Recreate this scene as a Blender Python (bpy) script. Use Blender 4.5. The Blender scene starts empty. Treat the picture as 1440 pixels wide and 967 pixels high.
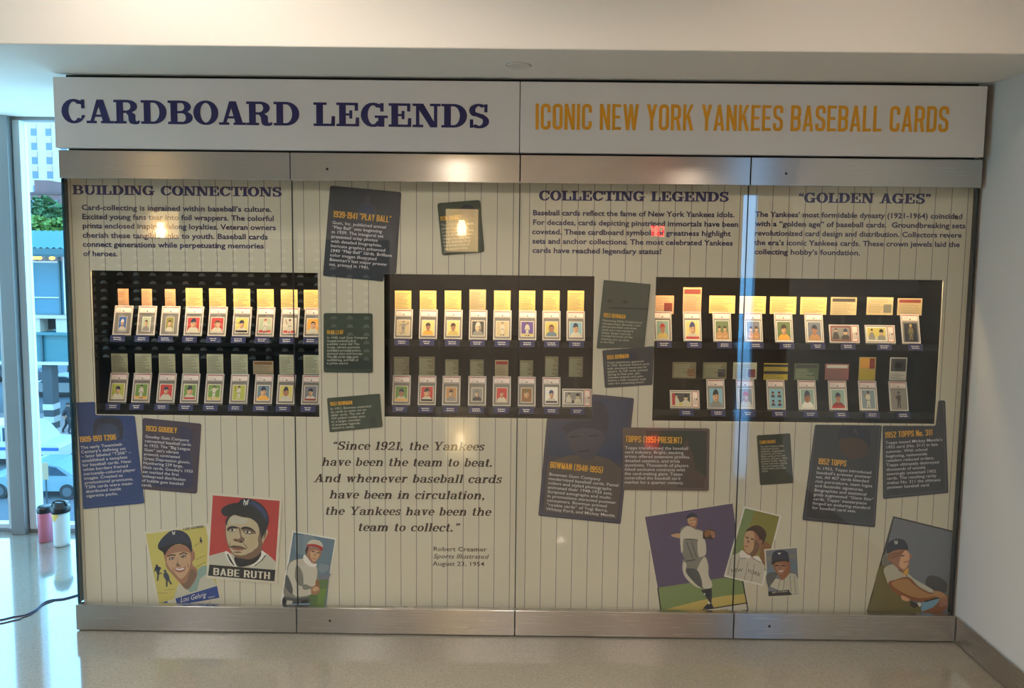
import bpy, bmesh, math, random
from mathutils import Vector, Matrix
C = bpy.context.scene.collection
SC = bpy.context.scene
random.seed(7)
# ------------------------------------------------------------------ camera
PITCH, YAW, ROLL, CYP, CAMX, CAMZ, CAMD, FOC = 0.0841, -0.0046, 0.011, 428.971, -0.0135, 1.7658, 3.22, 1040.0
cp, sp, cy_, sy_, cr, sr = math.cos(PITCH), math.sin(PITCH), math.cos(YAW), math.sin(YAW), math.cos(ROLL), math.sin(ROLL)
FW = Vector((sy_*cp, cy_*cp, -sp)); r0 = Vector((cy_, -sy_, 0)); u0 = r0.cross(FW)
RT = cr*r0 + sr*u0; UP = -sr*r0 + cr*u0
CAM = Vector((CAMX, -CAMD, CAMZ))
camd = bpy.data.cameras.new('camera'); cam = bpy.data.objects.new('camera', camd); C.objects.link(cam)
M = Matrix((RT, UP, -FW)).transposed().to_4x4(); M.translation = CAM
cam.matrix_world = M
camd.sensor_width = 36; camd.lens = 36*FOC/1440; camd.shift_y = -(483.5-CYP)/1440
camd.clip_start = 0.05; camd.clip_end = 800
SC.camera = cam
SC.view_settings.view_transform = 'Standard'; SC.view_settings.look = 'None'
SC.view_settings.gamma = 1; SC.view_settings.use_curve_mapping = False
SC.view_settings.exposure = 1.36
SC.cycles.max_bounces = 8; SC.cycles.glossy_bounces = 4; SC.cycles.diffuse_bounces = 4
SC.cycles.transparent_max_bounces = 16; SC.cycles.caustics_reflective = False; SC.cycles.caustics_refractive = False
SC.cycles.sample_clamp_indirect = 3.0

def P(px, py, Y):            # the point of the photograph's pixel ray on the plane y = Y
    d = FW + RT*((px-720)/FOC) - UP*((py-CYP)/FOC)
    return CAM + d*((Y-CAM.y)/d.y)
def PZ(px, py, Z):
    d = FW + RT*((px-720)/FOC) - UP*((py-CYP)/FOC)
    return CAM + d*((Z-CAM.z)/d.z)

# ------------------------------------------------------------------ world, sun, lamps
w = bpy.data.worlds.new('sky'); SC.world = w; w.use_nodes = True
nt = w.node_tree; nt.nodes.clear()
tc = nt.nodes.new('ShaderNodeTexCoord'); sx = nt.nodes.new('ShaderNodeSeparateXYZ')
rp = nt.nodes.new('ShaderNodeValToRGB'); bg = nt.nodes.new('ShaderNodeBackground'); wo = nt.nodes.new('ShaderNodeOutputWorld')
nt.links.new(tc.outputs['Generated'], sx.inputs[0]); nt.links.new(sx.outputs['Z'], rp.inputs[0])
rp.color_ramp.elements[0].position = 0.0; rp.color_ramp.elements[0].color = (0.60, 0.85, 1.0, 1)
rp.color_ramp.elements[1].position = 0.6; rp.color_ramp.elements[1].color = (0.26, 0.62, 1.0, 1)
nt.links.new(rp.outputs[0], bg.inputs[0]); bg.inputs[1].default_value = 3.2
nt.links.new(bg.outputs[0], wo.inputs[0])
def lamp(name, kind, loc, energy, color, **k):
    l = bpy.data.lights.new(name, kind); l.energy = energy; l.color = color
    for a, b in k.items():
        if a != 'rot': setattr(l, a, b)
    o = bpy.data.objects.new(name, l); o.location = loc
    if 'rot' in k: o.rotation_euler = k['rot']
    C.objects.link(o); return o
sun = lamp('sun', 'SUN', (20, -30, 40), 0.7, (1.0, 0.95, 0.86), angle=0.01)
sun.rotation_euler = Vector((-0.35, 0.62, -0.7)).to_track_quat('-Z', 'Y').to_euler()
# lamp settings used further down by the fixtures' own builders
DOWN_W, DOWN_COL = 68.0, (1.0, 0.88, 0.75)
STRIP_W, STRIP_COL = 1.95, (1.0, 0.76, 0.45)

# ------------------------------------------------------------------ materials
def lin(c): return tuple((x/255/12.92 if x/255 <= .04045 else ((x/255+.055)/1.055)**2.4) for x in c)
MATS = {}
def mat(name, rgb, rough=0.6, metal=0.0, spec=0.5, emit=None, es=0.0, coat=0.0):
    if name in MATS: return MATS[name]
    m = bpy.data.materials.new(name); m.use_nodes = True
    b = m.node_tree.nodes['Principled BSDF']
    b.inputs['Base Color'].default_value = (*lin(rgb), 1); b.inputs['Roughness'].default_value = rough
    b.inputs['Metallic'].default_value = metal; b.inputs['Specular IOR Level'].default_value = spec
    b.inputs['Coat Weight'].default_value = coat
    if emit: b.inputs['Emission Color'].default_value = (*lin(emit), 1); b.inputs['Emission Strength'].default_value = es
    MATS[name] = m; return m
def noisy(name, rgb, amt=0.06, scale=30, rough=0.6, bump=0.0, bscale=200, metal=0, coat=0.0):
    m = mat(name, rgb, rough, metal, coat=coat); n = m.node_tree; b = n.nodes['Principled BSDF']
    t = n.nodes.new('ShaderNodeTexCoord'); x = n.nodes.new('ShaderNodeTexNoise'); x.inputs['Scale'].default_value = scale; x.inputs['Detail'].default_value = 5
    n.links.new(t.outputs['Object'], x.inputs['Vector'])
    mx = n.nodes.new('ShaderNodeMix'); mx.data_type = 'RGBA'
    a = lin(rgb); mx.inputs[6].default_value = (*[v*(1-amt) for v in a], 1); mx.inputs[7].default_value = (*[min(1, v*(1+amt)) for v in a], 1)
    n.links.new(x.outputs['Fac'], mx.inputs[0]); n.links.new(mx.outputs[2], b.inputs['Base Color'])
    if bump:
        y = n.nodes.new('ShaderNodeTexNoise'); y.inputs['Scale'].default_value = bscale
        n.links.new(t.outputs['Object'], y.inputs['Vector'])
        bp = n.nodes.new('ShaderNodeBump'); bp.inputs['Strength'].default_value = bump; bp.inputs['Distance'].default_value = 0.002
        n.links.new(y.outputs['Fac'], bp.inputs['Height']); n.links.new(bp.outputs[0], b.inputs['Normal'])
    return m
def thin_glass(name, tint=(1, 1, 1), ior=1.5, rough=0.0):
    m = bpy.data.materials.new(name); m.use_nodes = True; n = m.node_tree; n.nodes.clear()
    tr = n.nodes.new('ShaderNodeBsdfTransparent'); tr.inputs[0].default_value = (*tint, 1)
    gl = n.nodes.new('ShaderNodeBsdfGlossy'); gl.inputs['Roughness'].default_value = rough
    fr = n.nodes.new('ShaderNodeFresnel'); ge = n.nodes.new('ShaderNodeNewGeometry'); mr = n.nodes.new('ShaderNodeMapRange')
    mr.inputs[3].default_value = ior; mr.inputs[4].default_value = 1/ior      # both faces of the sheet reflect alike
    n.links.new(ge.outputs['Backfacing'], mr.inputs[0]); n.links.new(mr.outputs[0], fr.inputs[0])
    mx = n.nodes.new('ShaderNodeMixShader'); o = n.nodes.new('ShaderNodeOutputMaterial')
    n.links.new(fr.outputs[0], mx.inputs[0]); n.links.new(tr.outputs[0], mx.inputs[1]); n.links.new(gl.outputs[0], mx.inputs[2]); n.links.new(mx.outputs[0], o.inputs[0])
    MATS[name] = m; return m
thin_glass('case_glass', (0.985, 0.99, 0.985), 1.62)
thin_glass('window_glass', (0.80, 0.95, 1.0), 1.45)
thin_glass('blue_glass', (0.55, 0.80, 1.0), 1.45)
thin_glass('acrylic', (0.93, 0.95, 0.95), 1.4, 0.03)
noisy('wall_paint', (196, 186, 176), 0.015, 3, 0.75, 0.05, 300)
noisy('ceiling_paint', (226, 220, 212), 0.015, 3, 0.8, 0.04, 300)
noisy('sign_white', (226, 222, 220), 0.01, 20, 0.45)
mat('navy_ink', (38, 34, 92), 0.5); mat('gold_ink', (230, 162, 28), 0.45); mat('text_navy', (50, 46, 88), 0.6)
mat('brown_ink', (62, 46, 38), 0.6); mat('black', (10, 10, 10), 0.6); mat('recess_black', (7, 7, 8), 0.9, spec=0.15)
mat('dark_gasket', (22, 24, 30), 0.5); mat('alu', (150, 155, 158), 0.4, 0.5); mat('alu_white', (205, 215, 222), 0.35, 0.1)
mat('navy_board', (46, 50, 98), 0.6); mat('blue_board', (38, 62, 118), 0.6); mat('green_board', (66, 76, 62), 0.6); mat('grey_green_board', (76, 84, 74), 0.6)
mat('plum_board', (70, 56, 74), 0.6); mat('slate_board', (66, 64, 82), 0.6); mat('brown_board', (104, 88, 82), 0.6); mat('charcoal_board', (54, 58, 66), 0.6)
mat('pale_text', (226, 222, 226), 0.6); mat('dim_text', (206, 204, 186), 0.6); mat('heading_gold', (250, 186, 52), 0.5)
mat('edge_glass', (22, 62, 78), 0.2)
mat('plastic', (214, 208, 200), 0.2); mat('plastic_grey', (124, 118, 112), 0.3)
mat('flip_white', (246, 230, 222), 0.4); mat('flip_red', (206, 104, 96), 0.5)
mat('lamp_disc', (255, 240, 210), 0.5, emit=(255, 226, 170), es=9.0); mat('strip_emit', (255, 230, 190), 0.5, emit=(255, 214, 140), es=6.0)
# terrazzo
m = mat('terrazzo', (196, 186, 168), 0.12, coat=1.0); n = m.node_tree; b = n.nodes['Principled BSDF']
t = n.nodes.new('ShaderNodeTexCoord'); v = n.nodes.new('ShaderNodeTexVoronoi'); v.inputs['Scale'].default_value = 260
n.links.new(t.outputs['Object'], v.inputs['Vector'])
cr_ = n.nodes.new('ShaderNodeValToRGB'); e = cr_.color_ramp.elements
e[0].position = 0; e[0].color = (*lin((130, 122, 109)), 1); e[1].position = 1; e[1].color = (*lin((152, 145, 132)), 1)
q = e.new(.25); q.color = (*lin((139, 132, 118)), 1); q = e.new(.8); q.color = (*lin((146, 138, 124)), 1)
sp_ = n.nodes.new('ShaderNodeSeparateColor'); n.links.new(v.outputs['Color'], sp_.inputs[0]); n.links.new(sp_.outputs[0], cr_.inputs[0])
n.links.new(cr_.outputs[0], b.inputs['Base Color']); b.inputs['Specular IOR Level'].default_value = 0.5; b.inputs['Coat Roughness'].default_value = 0.05; b.inputs['Coat IOR'].default_value = 1.6
# brushed steel
def steel(name, rgb):
    m = mat(name, rgb, 0.30, 1.0); n = m.node_tree; b = n.nodes['Principled BSDF']
    b.inputs['Anisotropic'].default_value = 0.97; b.inputs['Anisotropic Rotation'].default_value = 0.25
    tg = n.nodes.new('ShaderNodeTangent'); tg.direction_type = 'UV_MAP'; n.links.new(tg.outputs[0], b.inputs['Tangent'])
    t = n.nodes.new('ShaderNodeTexCoord'); mp = n.nodes.new('ShaderNodeMapping'); mp.inputs['Scale'].default_value = (3, 3, 900)
    x = n.nodes.new('ShaderNodeTexNoise'); x.inputs['Scale'].default_value = 1.0; x.inputs['Detail'].default_value = 3
    n.links.new(t.outputs['Object'], mp.inputs[0]); n.links.new(mp.outputs[0], x.inputs['Vector'])
    mr = n.nodes.new('ShaderNodeMapRange'); mr.inputs[3].default_value = 0.22; mr.inputs[4].default_value = 0.30
    n.links.new(x.outputs['Fac'], mr.inputs[0]); n.links.new(mr.outputs[0], b.inputs['Roughness'])
steel('steel', (202, 198, 194))
# pinstriped graphic
m = mat('pinstripe', (216, 209, 188), 0.55); n = m.node_tree; b = n.nodes['Principled BSDF']
t = n.nodes.new('ShaderNodeTexCoord'); s = n.nodes.new('ShaderNodeSeparateXYZ'); n.links.new(t.outputs['Object'], s.inputs[0])
def mth(op, a, bb=None, c=None):
    x = n.nodes.new('ShaderNodeMath'); x.operation = op
    for i, val in enumerate((a, bb, c)):
        if val is None: continue
        if isinstance(val, (int, float)): x.inputs[i].default_value = val
        else: n.links.new(val, x.inputs[i])
    return x.outputs[0]
ph = mth('MULTIPLY', mth('LESS_THAN', s.outputs['X'], -0.985), 0.44)
fr = mth('FRACT', mth('ADD', mth('ADD', mth('MULTIPLY', s.outputs['X'], 1/0.0703), 40.4), ph))
ln = mth('LESS_THAN', fr, 0.038)
mx = n.nodes.new('ShaderNodeMix'); mx.data_type = 'RGBA'; mx.inputs[6].default_value = (*lin((216, 209, 188)), 1); mx.inputs[7].default_value = (*lin((118, 110, 104)), 1)
n.links.new(ln, mx.inputs[0]); n.links.new(mx.outputs[2], b.inputs['Base Color'])
# printing inks by name
INK = dict(paper=(222, 214, 194), yellow=(208, 194, 104), red=(190, 62, 58), jersey=(200, 196, 178), teal=(140, 168, 158), skin=(206, 166, 130), skin2=(168, 118, 92), dskin=(150, 96, 66),
    flesh=(200, 182, 150), fshade=(128, 98, 78), ink=(32, 30, 36), capblue=(42, 48, 72), capmid=(52, 66, 116), white=(235, 232, 224), banner=(42, 72, 146), sky=(104, 128, 146), sky2=(126, 144, 156), grass=(92, 122, 76),
    purple=(92, 80, 112), field=(128, 148, 96), sand=(206, 182, 104), wool=(206, 200, 184), wshade=(132, 132, 124), dshade=(84, 88, 92), olive=(142, 136, 66), hair=(66, 46, 38), lips=(160, 90, 76),
    slate=(118, 122, 134), olivecoat=(122, 112, 72), tan=(190, 142, 96), cream=(238, 216, 150), orange=(232, 170, 70), green=(110, 144, 70), lblue=(132, 180, 206), bluebg=(52, 92, 168), sepia=(198, 178, 140), grey=(140, 138, 134), dgrey=(66, 64, 66), brown=(142, 100, 64), ygreen=(172, 178, 76), mint=(176, 186, 160), violet=(98, 76, 150), capred=(176, 48, 46), salmon=(232, 176, 136), backgrey=(216, 216, 180), backolive=(140, 134, 104), backyel=(216, 190, 60), backgreen=(104, 122, 84), backrose=(176, 112, 108), maroon=(140, 60, 56), goldback=(244, 212, 138), lead=(120, 120, 112), night=(40, 44, 58))
for k_, c_ in INK.items(): mat('ink_'+k_, c_, 0.55)

# ------------------------------------------------------------------ mesh building
class MB:
    def __init__(s): s.v = []; s.f = []; s.m = []
    def add(s, pts, faces, m):
        o = len(s.v); s.v += [tuple(p) for p in pts]
        for f in faces: s.f.append(tuple(i+o for i in f)); s.m.append(m)
        return s
    def poly(s, pts, m): return s.add(pts, [tuple(range(len(pts)))], m)
    def box(s, a, b, m, rot=None, piv=None):
        x0, y0, z0 = a; x1, y1, z1 = b
        p = [Vector(q) for q in ((x0,y0,z0),(x1,y0,z0),(x1,y1,z0),(x0,y1,z0),(x0,y0,z1),(x1,y0,z1),(x1,y1,z1),(x0,y1,z1))]
        if rot is not None:
            pv = Vector(piv); p = [pv + rot @ (q-pv) for q in p]
        return s.add(p, [(0,1,5,4),(1,2,6,5),(2,3,7,6),(3,0,4,7),(4,5,6,7),(3,2,1,0)], m)
    def prism(s, pts, d, m, me=None):          # pts: 3-D outline (seen counter-clockwise from the front), d: extrusion vector
        k = len(pts); d = Vector(d); a = [Vector(p) for p in pts]; bb = [p+d for p in a]
        s.add(a, [tuple(range(k))], m)
        s.add(a+bb, [tuple(range(2*k-1, k-1, -1))] + [((i+1) % k, i, i+k, (i+1) % k+k) for i in range(k)], me or m)
        return s
    def tube(s, pts, r, m, seg=8, caps=True):
        pts = [Vector(p) for p in pts]; R = r if isinstance(r, (list, tuple)) else [r]*len(pts); ring = []
        up = Vector((0, 0, 1))
        for i, p in enumerate(pts):
            t = (pts[min(i+1, len(pts)-1)] - pts[max(i-1, 0)]).normalized()
            a = t.cross(up if abs(t.z) < .95 else Vector((1, 0, 0))).normalized(); bb = t.cross(a)
            ring += [p + (a*math.cos(k*2*math.pi/seg) + bb*math.sin(k*2*math.pi/seg))*R[i] for k in range(seg)]
        fs = [(i*seg+k, i*seg+(k+1) % seg, (i+1)*seg+(k+1) % seg, (i+1)*seg+k) for i in range(len(pts)-1) for k in range(seg)]
        if caps: fs += [tuple(range(seg))[::-1], tuple((len(pts)-1)*seg+k for k in range(seg))]
        return s.add(ring, fs, m)
    def lathe(s, prof, c, m, seg=28):           # prof: (radius, z) pairs
        c = Vector(c); pts = [c + Vector((r*math.cos(k*2*math.pi/seg), r*math.sin(k*2*math.pi/seg), z)) for r, z in prof for k in range(seg)]
        fs = [(i*seg+k, i*seg+(k+1) % seg, (i+1)*seg+(k+1) % seg, (i+1)*seg+k) for i in range(len(prof)-1) for k in range(seg)]
        fs += [tuple(range(seg))[::-1], tuple((len(prof)-1)*seg+k for k in range(seg))]
        return s.add(pts, fs, m)
    def build(s, name, parent=None, origin=None, smooth=False, uv=False):
        me = bpy.data.meshes.new(name)
        og = Vector(origin) if origin is not None else (Vector(parent['_o']) if parent is not None and '_o' in parent else Vector((0, 0, 0)))
        me.from_pydata([tuple(Vector(p)-og) for p in s.v], [], s.f)
        names = []
        for q in s.m:
            if q not in names: names.append(q); me.materials.append(MATS[q])
        me.polygons.foreach_set('material_index', [names.index(q) for q in s.m])
        if smooth: me.polygons.foreach_set('use_smooth', [True]*len(me.polygons))
        if uv:
            u = me.uv_layers.new(name='UVMap')
            for l in me.loops: p = me.vertices[l.vertex_index].co; u.data[l.index].uv = (p.x+p.y, p.z)
        me.update()
        o = bpy.data.objects.new(name, me); C.objects.link(o)
        if parent is not None: o.parent = parent
        else: o.location = og
        o['_o'] = tuple(og)
        return o
def bevel(o, wd=0.004, seg=2):
    md = o.modifiers.new('bevel', 'BEVEL'); md.width = wd; md.segments = seg; md.limit_method = 'ANGLE'; return o
def tag(o, label=None, cat=None, group=None, kind=None):
    if label: o['label'] = label
    if cat: o['category'] = cat
    if group: o['group'] = group
    if kind: o['kind'] = kind
    return o
def empty(name, loc, label, cat, group=None):
    o = bpy.data.objects.new(name, None); o.empty_display_size = 0.05; C.objects.link(o); o.location = loc; o['_o'] = tuple(loc)
    return tag(o, label, cat, group)
def struct(o): o['kind'] = 'structure'; return o

# ------------------------------------------------------------------ lettering: every glyph is polygons in units of the cap height
def rect(a, b, c, d): return [(a, b), (c, b), (c, d), (a, d)]
def ring(cx, cy, rx, ry, tx, ty, a0, a1, n=14):
    out = []
    for i in range(n):
        q = []
        for a in (a0+(a1-a0)*i/n, a0+(a1-a0)*(i+1)/n):
            a = math.radians(a); q.append(((cx+rx*math.cos(a), cy+ry*math.sin(a)), (cx+(rx-tx)*math.cos(a), cy+(ry-ty)*math.sin(a))))
        out.append([q[0][0], q[1][0], q[1][1], q[0][1]])
    return out
def disc(cx, cy, r, ry=None, n=10): return [(cx+r*math.cos(i*2*math.pi/n), cy+(ry or r)*math.sin(i*2*math.pi/n)) for i in range(n)]
def stroke(pts, t, closed=False):
    out = []; n = len(pts); L = []; Rr = []
    for i in range(n):
        p = Vector(pts[i]); a = Vector(pts[i-1]) if (i or closed) else None; c = Vector(pts[(i+1) % n]) if (i < n-1 or closed) else None
        d1 = (p-a).normalized() if a is not None else None; d2 = (c-p).normalized() if c is not None else None
        d1 = d1 or d2; d2 = d2 or d1
        nn = Vector((-(d1+d2).y, (d1+d2).x))
        nn = nn.normalized() if nn.length > 1e-6 else Vector((-d1.y, d1.x))
        k = min(2.0, 1/max(.35, nn.dot(Vector((-d1.y, d1.x)))))
        L.append(tuple(p+nn*t/2*k)); Rr.append(tuple(p-nn*t/2*k))
    for i in range(n if closed else n-1):
        j = (i+1) % n; out.append([Rr[i], Rr[j], L[j], L[i]])
    return out
def rounded(pts, r, closed=False, n=4):
    out = []; k = len(pts)
    for i in range(k):
        if not closed and i in (0, k-1): out.append(pts[i]); continue
        p = Vector(pts[i]); a = Vector(pts[i-1])-p; c = Vector(pts[(i+1) % k])-p
        rr = min(r, a.length*.49, c.length*.49); A = p+a.normalized()*rr; B = p+c.normalized()*rr
        for s in range(n+1):
            u = s/n; out.append(tuple(A*(1-u)**2 + p*2*u*(1-u) + B*u*u))
    return out
def slab_glyphs():
    G = {}; h = .105
    st = lambda x: [rect(x, 0, x+.24, 1)]
    G['A'] = (1.08, [[(.13,.0),(.24,.0),(.52,.86),(.46,1.0),(.42,1.0)], [(.68,0),(.95,0),(.66,1.0),(.42,1.0)], rect(.27,.27,.76,.37), rect(0,0,.38,h), rect(.58,0,1.06,h)])
    G['B'] = (1.03, st(.13)+[rect(.02,0,.62,h), rect(.02,1-h,.58,1), rect(.3,.465,.62,.56)]+ring(.55,.735,.37,.265,.24,.1,-90,90)+ring(.59,.28,.40,.28,.25,.1,-90,90))
    G['C'] = (1.02, ring(.5,.5,.48,.52,.25,.11,48,318)+[rect(.82,.62,.93,1.0), [(.70,.82),(.83,.78),(.83,.95),(.72,.96)], [(.78,.12),(.90,.22),(.94,.34),(.84,.34)]])
    G['D'] = (1.08, st(.13)+[rect(.02,0,.52,h), rect(.02,1-h,.52,1)]+ring(.50,.5,.52,.5,.26,.1,-90,90))
    G['E'] = (.98, st(.13)+[rect(.02,0,.9,h), rect(.02,1-h,.86,1), rect(.3,.455,.6,.55), rect(.54,.33,.63,.68), rect(.76,.66,.86,1), [(.78,0),(.9,0),(.9,.38),(.8,.38)]])
    G['G'] = (1.12, ring(.5,.5,.48,.52,.25,.11,48,322)+[rect(.80,.64,.91,1.0), [(.70,.82),(.82,.78),(.82,.95),(.72,.96)], rect(.58,.37,1.08,.37+h), rect(.72,.0,.94,.42), [(.6,.05),(.8,.1),(.8,.3),(.7,.2)]])
    G['I'] = (.52, st(.13)+[rect(.01,0,.49,h), rect(.01,1-h,.49,1)])
    G['L'] = (.92, st(.13)+[rect(.02,0,.84,h), rect(.02,1-h,.52,1), [(.72,0),(.85,0),(.85,.42),(.75,.42)]])
    G['N'] = (1.14, [rect(.14,0,.245,1), rect(.86,0,.965,1), [(.10,1),(.40,1),(.965,0),(.72,0)], rect(0,1-h,.36,1), rect(0,0,.4,h), rect(.7,1-h,1.1,1)])
    G['O'] = (1.04, ring(.5,.5,.49,.52,.25,.1,0,360,22))
    G['R'] = (1.10, st(.13)+[rect(.02,0,.5,h), rect(.02,1-h,.58,1), rect(.3,.45,.6,.55)]+ring(.56,.73,.38,.27,.24,.1,-90,90)+[[(.48,.5),(.68,.52),(.86,.38),(.86,.16),(.62,.12),(.60,.34)], [(.62,.16),(.86,.16),(.90,.10),(.97,.10),(1.0,.14),(1.05,.10),(1.0,.0),(.88,-.03),(.72,-.01),(.64,.06)]])
    G['S'] = (.88, ring(.42,.735,.37,.285,.22,.1,40,240)+ring(.44,.275,.39,.295,.22,.11,-140,62)+[[(.12,.64),(.30,.50),(.62,.36),(.78,.40),(.62,.56),(.30,.66)], rect(.66,.66,.76,1.0), rect(.085,.0,.19,.36)])
    G['T'] = (1.0, st(.37)+[rect(.02,1-h,.96,1), rect(.02,.62,.12,1), rect(.86,.62,.96,1), rect(.2,0,.78,h)])
    G['U'] = (1.1, [rect(.14,.34,.38,1), rect(.82,.34,.93,1), rect(0,1-h,.5,1), rect(.66,1-h,1.08,1)]+ring(.535,.36,.395,.39,.2,.12,180,360))
    qd = lambda x: [disc(x, .72, .09), [(x-.09,.72),(x-.07,.84),(x+.06,.98),(x+.08,.94),(x,.84),(x+.06,.74)]]
    G['\u201c'] = (.5, qd(.14)+qd(.36))
    ru = lambda x: [disc(x, .9, .09), [(x+.09,.9),(x+.07,.78),(x-.06,.64),(x-.08,.68),(x,.78),(x-.06,.88)]]
    G['\u201d'] = (.5, ru(.14)+ru(.36)); G[' '] = (.52, [])
    return G
def italic_glyphs():
    G = {}; x = .70; s = .15; b = .075; T = .07
    hs = lambda a, y: [rect(a-.08, y, a+s+.04, y+b)]
    stem = lambda a, top=x: [rect(a, 0, a+s, top)]
    bowl = lambda cx, a0=0, a1=360: ring(cx, x/2, .29, x/2+.01, .145, T, a0, a1)
    arch = lambda cx: ring(cx, x-.27, .25, .28, .15, .09, 0, 180)
    G['o'] = (.64, bowl(.31)); G['c'] = (.58, bowl(.31, 50, 320)+[disc(.5, .54, .085)]); G['e'] = (.60, bowl(.31, 0, 322)+[rect(.14,.32,.59,.39)])
    G['a'] = (.68, ring(.28,.2,.26,.21,.14,.07,60,320)+[rect(.42,.06,.57,.5), rect(.46,0,.68,b), [(.3,.36),(.45,.36),(.45,.43),(.26,.41)]]+ring(.3,.47,.27,.23,.15,.08,0,150)+[disc(.1,.53,.08)])
    G['i'] = (.36, stem(.1)+hs(.1,0)+[rect(.0,x-b,.2,x), disc(.18,.9,.09)]); G['l'] = (.36, stem(.1,1)+hs(.1,0)+[rect(0,1-b,.2,1)])
    G['t'] = (.44, [rect(.1,.1,.25,.92), rect(0,x-b,.38,x)]+ring(.28,.16,.18,.17,.14,.07,180,330))
    G['h'] = (.80, stem(.1,1)+[rect(0,1-b,.2,1)]+hs(.1,0)+arch(.42)+[rect(.52,0,.67,x-.26)]+hs(.52,0))
    G['n'] = (.80, stem(.1)+[rect(0,x-b,.2,x)]+hs(.1,0)+arch(.42)+[rect(.52,0,.67,x-.26)]+hs(.52,0))
    G['m'] = (1.16, stem(.1)+[rect(0,x-b,.2,x)]+hs(.1,0)+arch(.38)+[rect(.48,0,.63,x-.26)]+hs(.48,0)+arch(.76)+[rect(.86,0,1.01,x-.26)]+hs(.86,0))
    G['u'] = (.80, [rect(.1,.24,.25,x), rect(0,x-b,.2,x), rect(.52,0,.67,x), rect(.42,x-b,.6,x), rect(.56,0,.78,b)]+ring(.36,.25,.26,.26,.15,.09,180,330))
    G['r'] = (.56, stem(.1)+[rect(0,x-b,.2,x)]+hs(.1,0)+ring(.42,x-.25,.24,.26,.14,.08,70,180)+[disc(.45,.6,.085)])
    G['s'] = (.52, ring(.25,.52,.21,.19,.12,.07,30,250)+ring(.26,.18,.22,.19,.12,.07,-150,70)+[[(.1,.44),(.2,.34),(.38,.26),(.46,.28),(.36,.38),(.2,.44)], rect(.38,.48,.45,.7), rect(.03,.0,.1,.22)])
    G['v'] = (.68, [[(.08,x),(.26,x),(.40,.1),(.30,0)], [(.52,x),(.60,x),(.38,0),(.30,0)], rect(0,x-b,.36,x), rect(.42,x-b,.68,x)])
    G['w'] = (.98, [[(.08,x),(.25,x),(.36,.1),(.27,0)], [(.44,x),(.50,x),(.34,0),(.27,0)], [(.44,x),(.58,x),(.68,.1),(.60,0)], [(.8,x),(.87,x),(.67,0),(.60,0)], rect(0,x-b,.34,x), rect(.7,x-b,.97,x)])
    G['k'] = (.74, stem(.1,1)+[rect(0,1-b,.2,1)]+hs(.1,0)+[[(.22,.28),(.3,.24),(.6,.64),(.52,.68)], [(.3,.42),(.42,.46),(.68,.03),(.52,.03)], rect(.42,x-b,.7,x), rect(.44,0,.74,b)])
    G['b'] = (.68, stem(.08,1)+[rect(0,1-b,.16,1)]+ring(.33,x/2,.30,x/2+.01,.145,T,-160,160)); G['d'] = (.72, bowl(.3, 20, 340)+[rect(.46,0,.61,1), rect(.36,1-b,.5,1), rect(.5,0,.72,b)])
    G['S'] = (.80, ring(.38,.74,.32,.27,.17,.08,35,240)+ring(.4,.27,.34,.28,.17,.09,-140,62)+[[(.1,.66),(.26,.5),(.56,.36),(.7,.4),(.56,.56),(.26,.64)], rect(.6,.68,.68,1), rect(.06,0,.14,.34)])
    G['Y'] = (.98, [rect(.38,0,.56,.46), [(.1,1),(.3,1),(.54,.42),(.40,.42)], [(.76,1),(.85,1),(.56,.42),(.46,.42)], rect(0,1-b,.4,1), rect(.62,1-b,.98,1), rect(.24,0,.7,b)])
    G['A'] = (.98, [[(.12,0),(.2,0),(.48,.9),(.44,1)], [(.62,0),(.84,0),(.58,1),(.42,1)], rect(.24,.28,.68,.36), rect(0,0,.34,b), rect(.54,0,.96,b)])
    G['1'] = (.52, [rect(.18,0,.35,1), rect(.02,0,.5,b), [(.02,.8),(.2,.84),(.2,1)]])
    G['9'] = (.70, ring(.33,.68,.30,.33,.15,.08,0,360)+ring(.33,.4,.30,.41,.15,.08,-120,20)+[disc(.14,.12,.09)])
    G['2'] = (.70, ring(.33,.70,.29,.31,.15,.09,-40,160)+[disc(.11,.72,.09), [(.42,.52),(.56,.50),(.2,.14),(.04,.05)], rect(.04,0,.62,.12), rect(.56,0,.63,.26)])
    G[','] = (.34, [disc(.12,.09,.1), [(.22,.08),(.18,-.08),(.05,-.2),(.04,-.16),(.12,-.05)]]); G['.'] = (.34, [disc(.12,.09,.1)])
    qd = lambda a: [disc(a,.76,.085), [(a-.08,.76),(a-.06,.88),(a+.06,1),(a+.08,.96),(a,.86),(a+.06,.78)]]
    G['\u201c'] = (.48, qd(.14)+qd(.34)); ru = lambda a: [disc(a,.92,.085), [(a+.08,.92),(a+.06,.8),(a-.06,.68),(a-.08,.72),(a,.82),(a-.06,.9)]]
    G['\u201d'] = (.48, ru(.14)+ru(.34)); G[' '] = (.42, [])
    return {k: (a+.05, [[(p[0]+.2*p[1], p[1]) for p in q] for q in g]) for k, (a, g) in G.items()}
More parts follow.
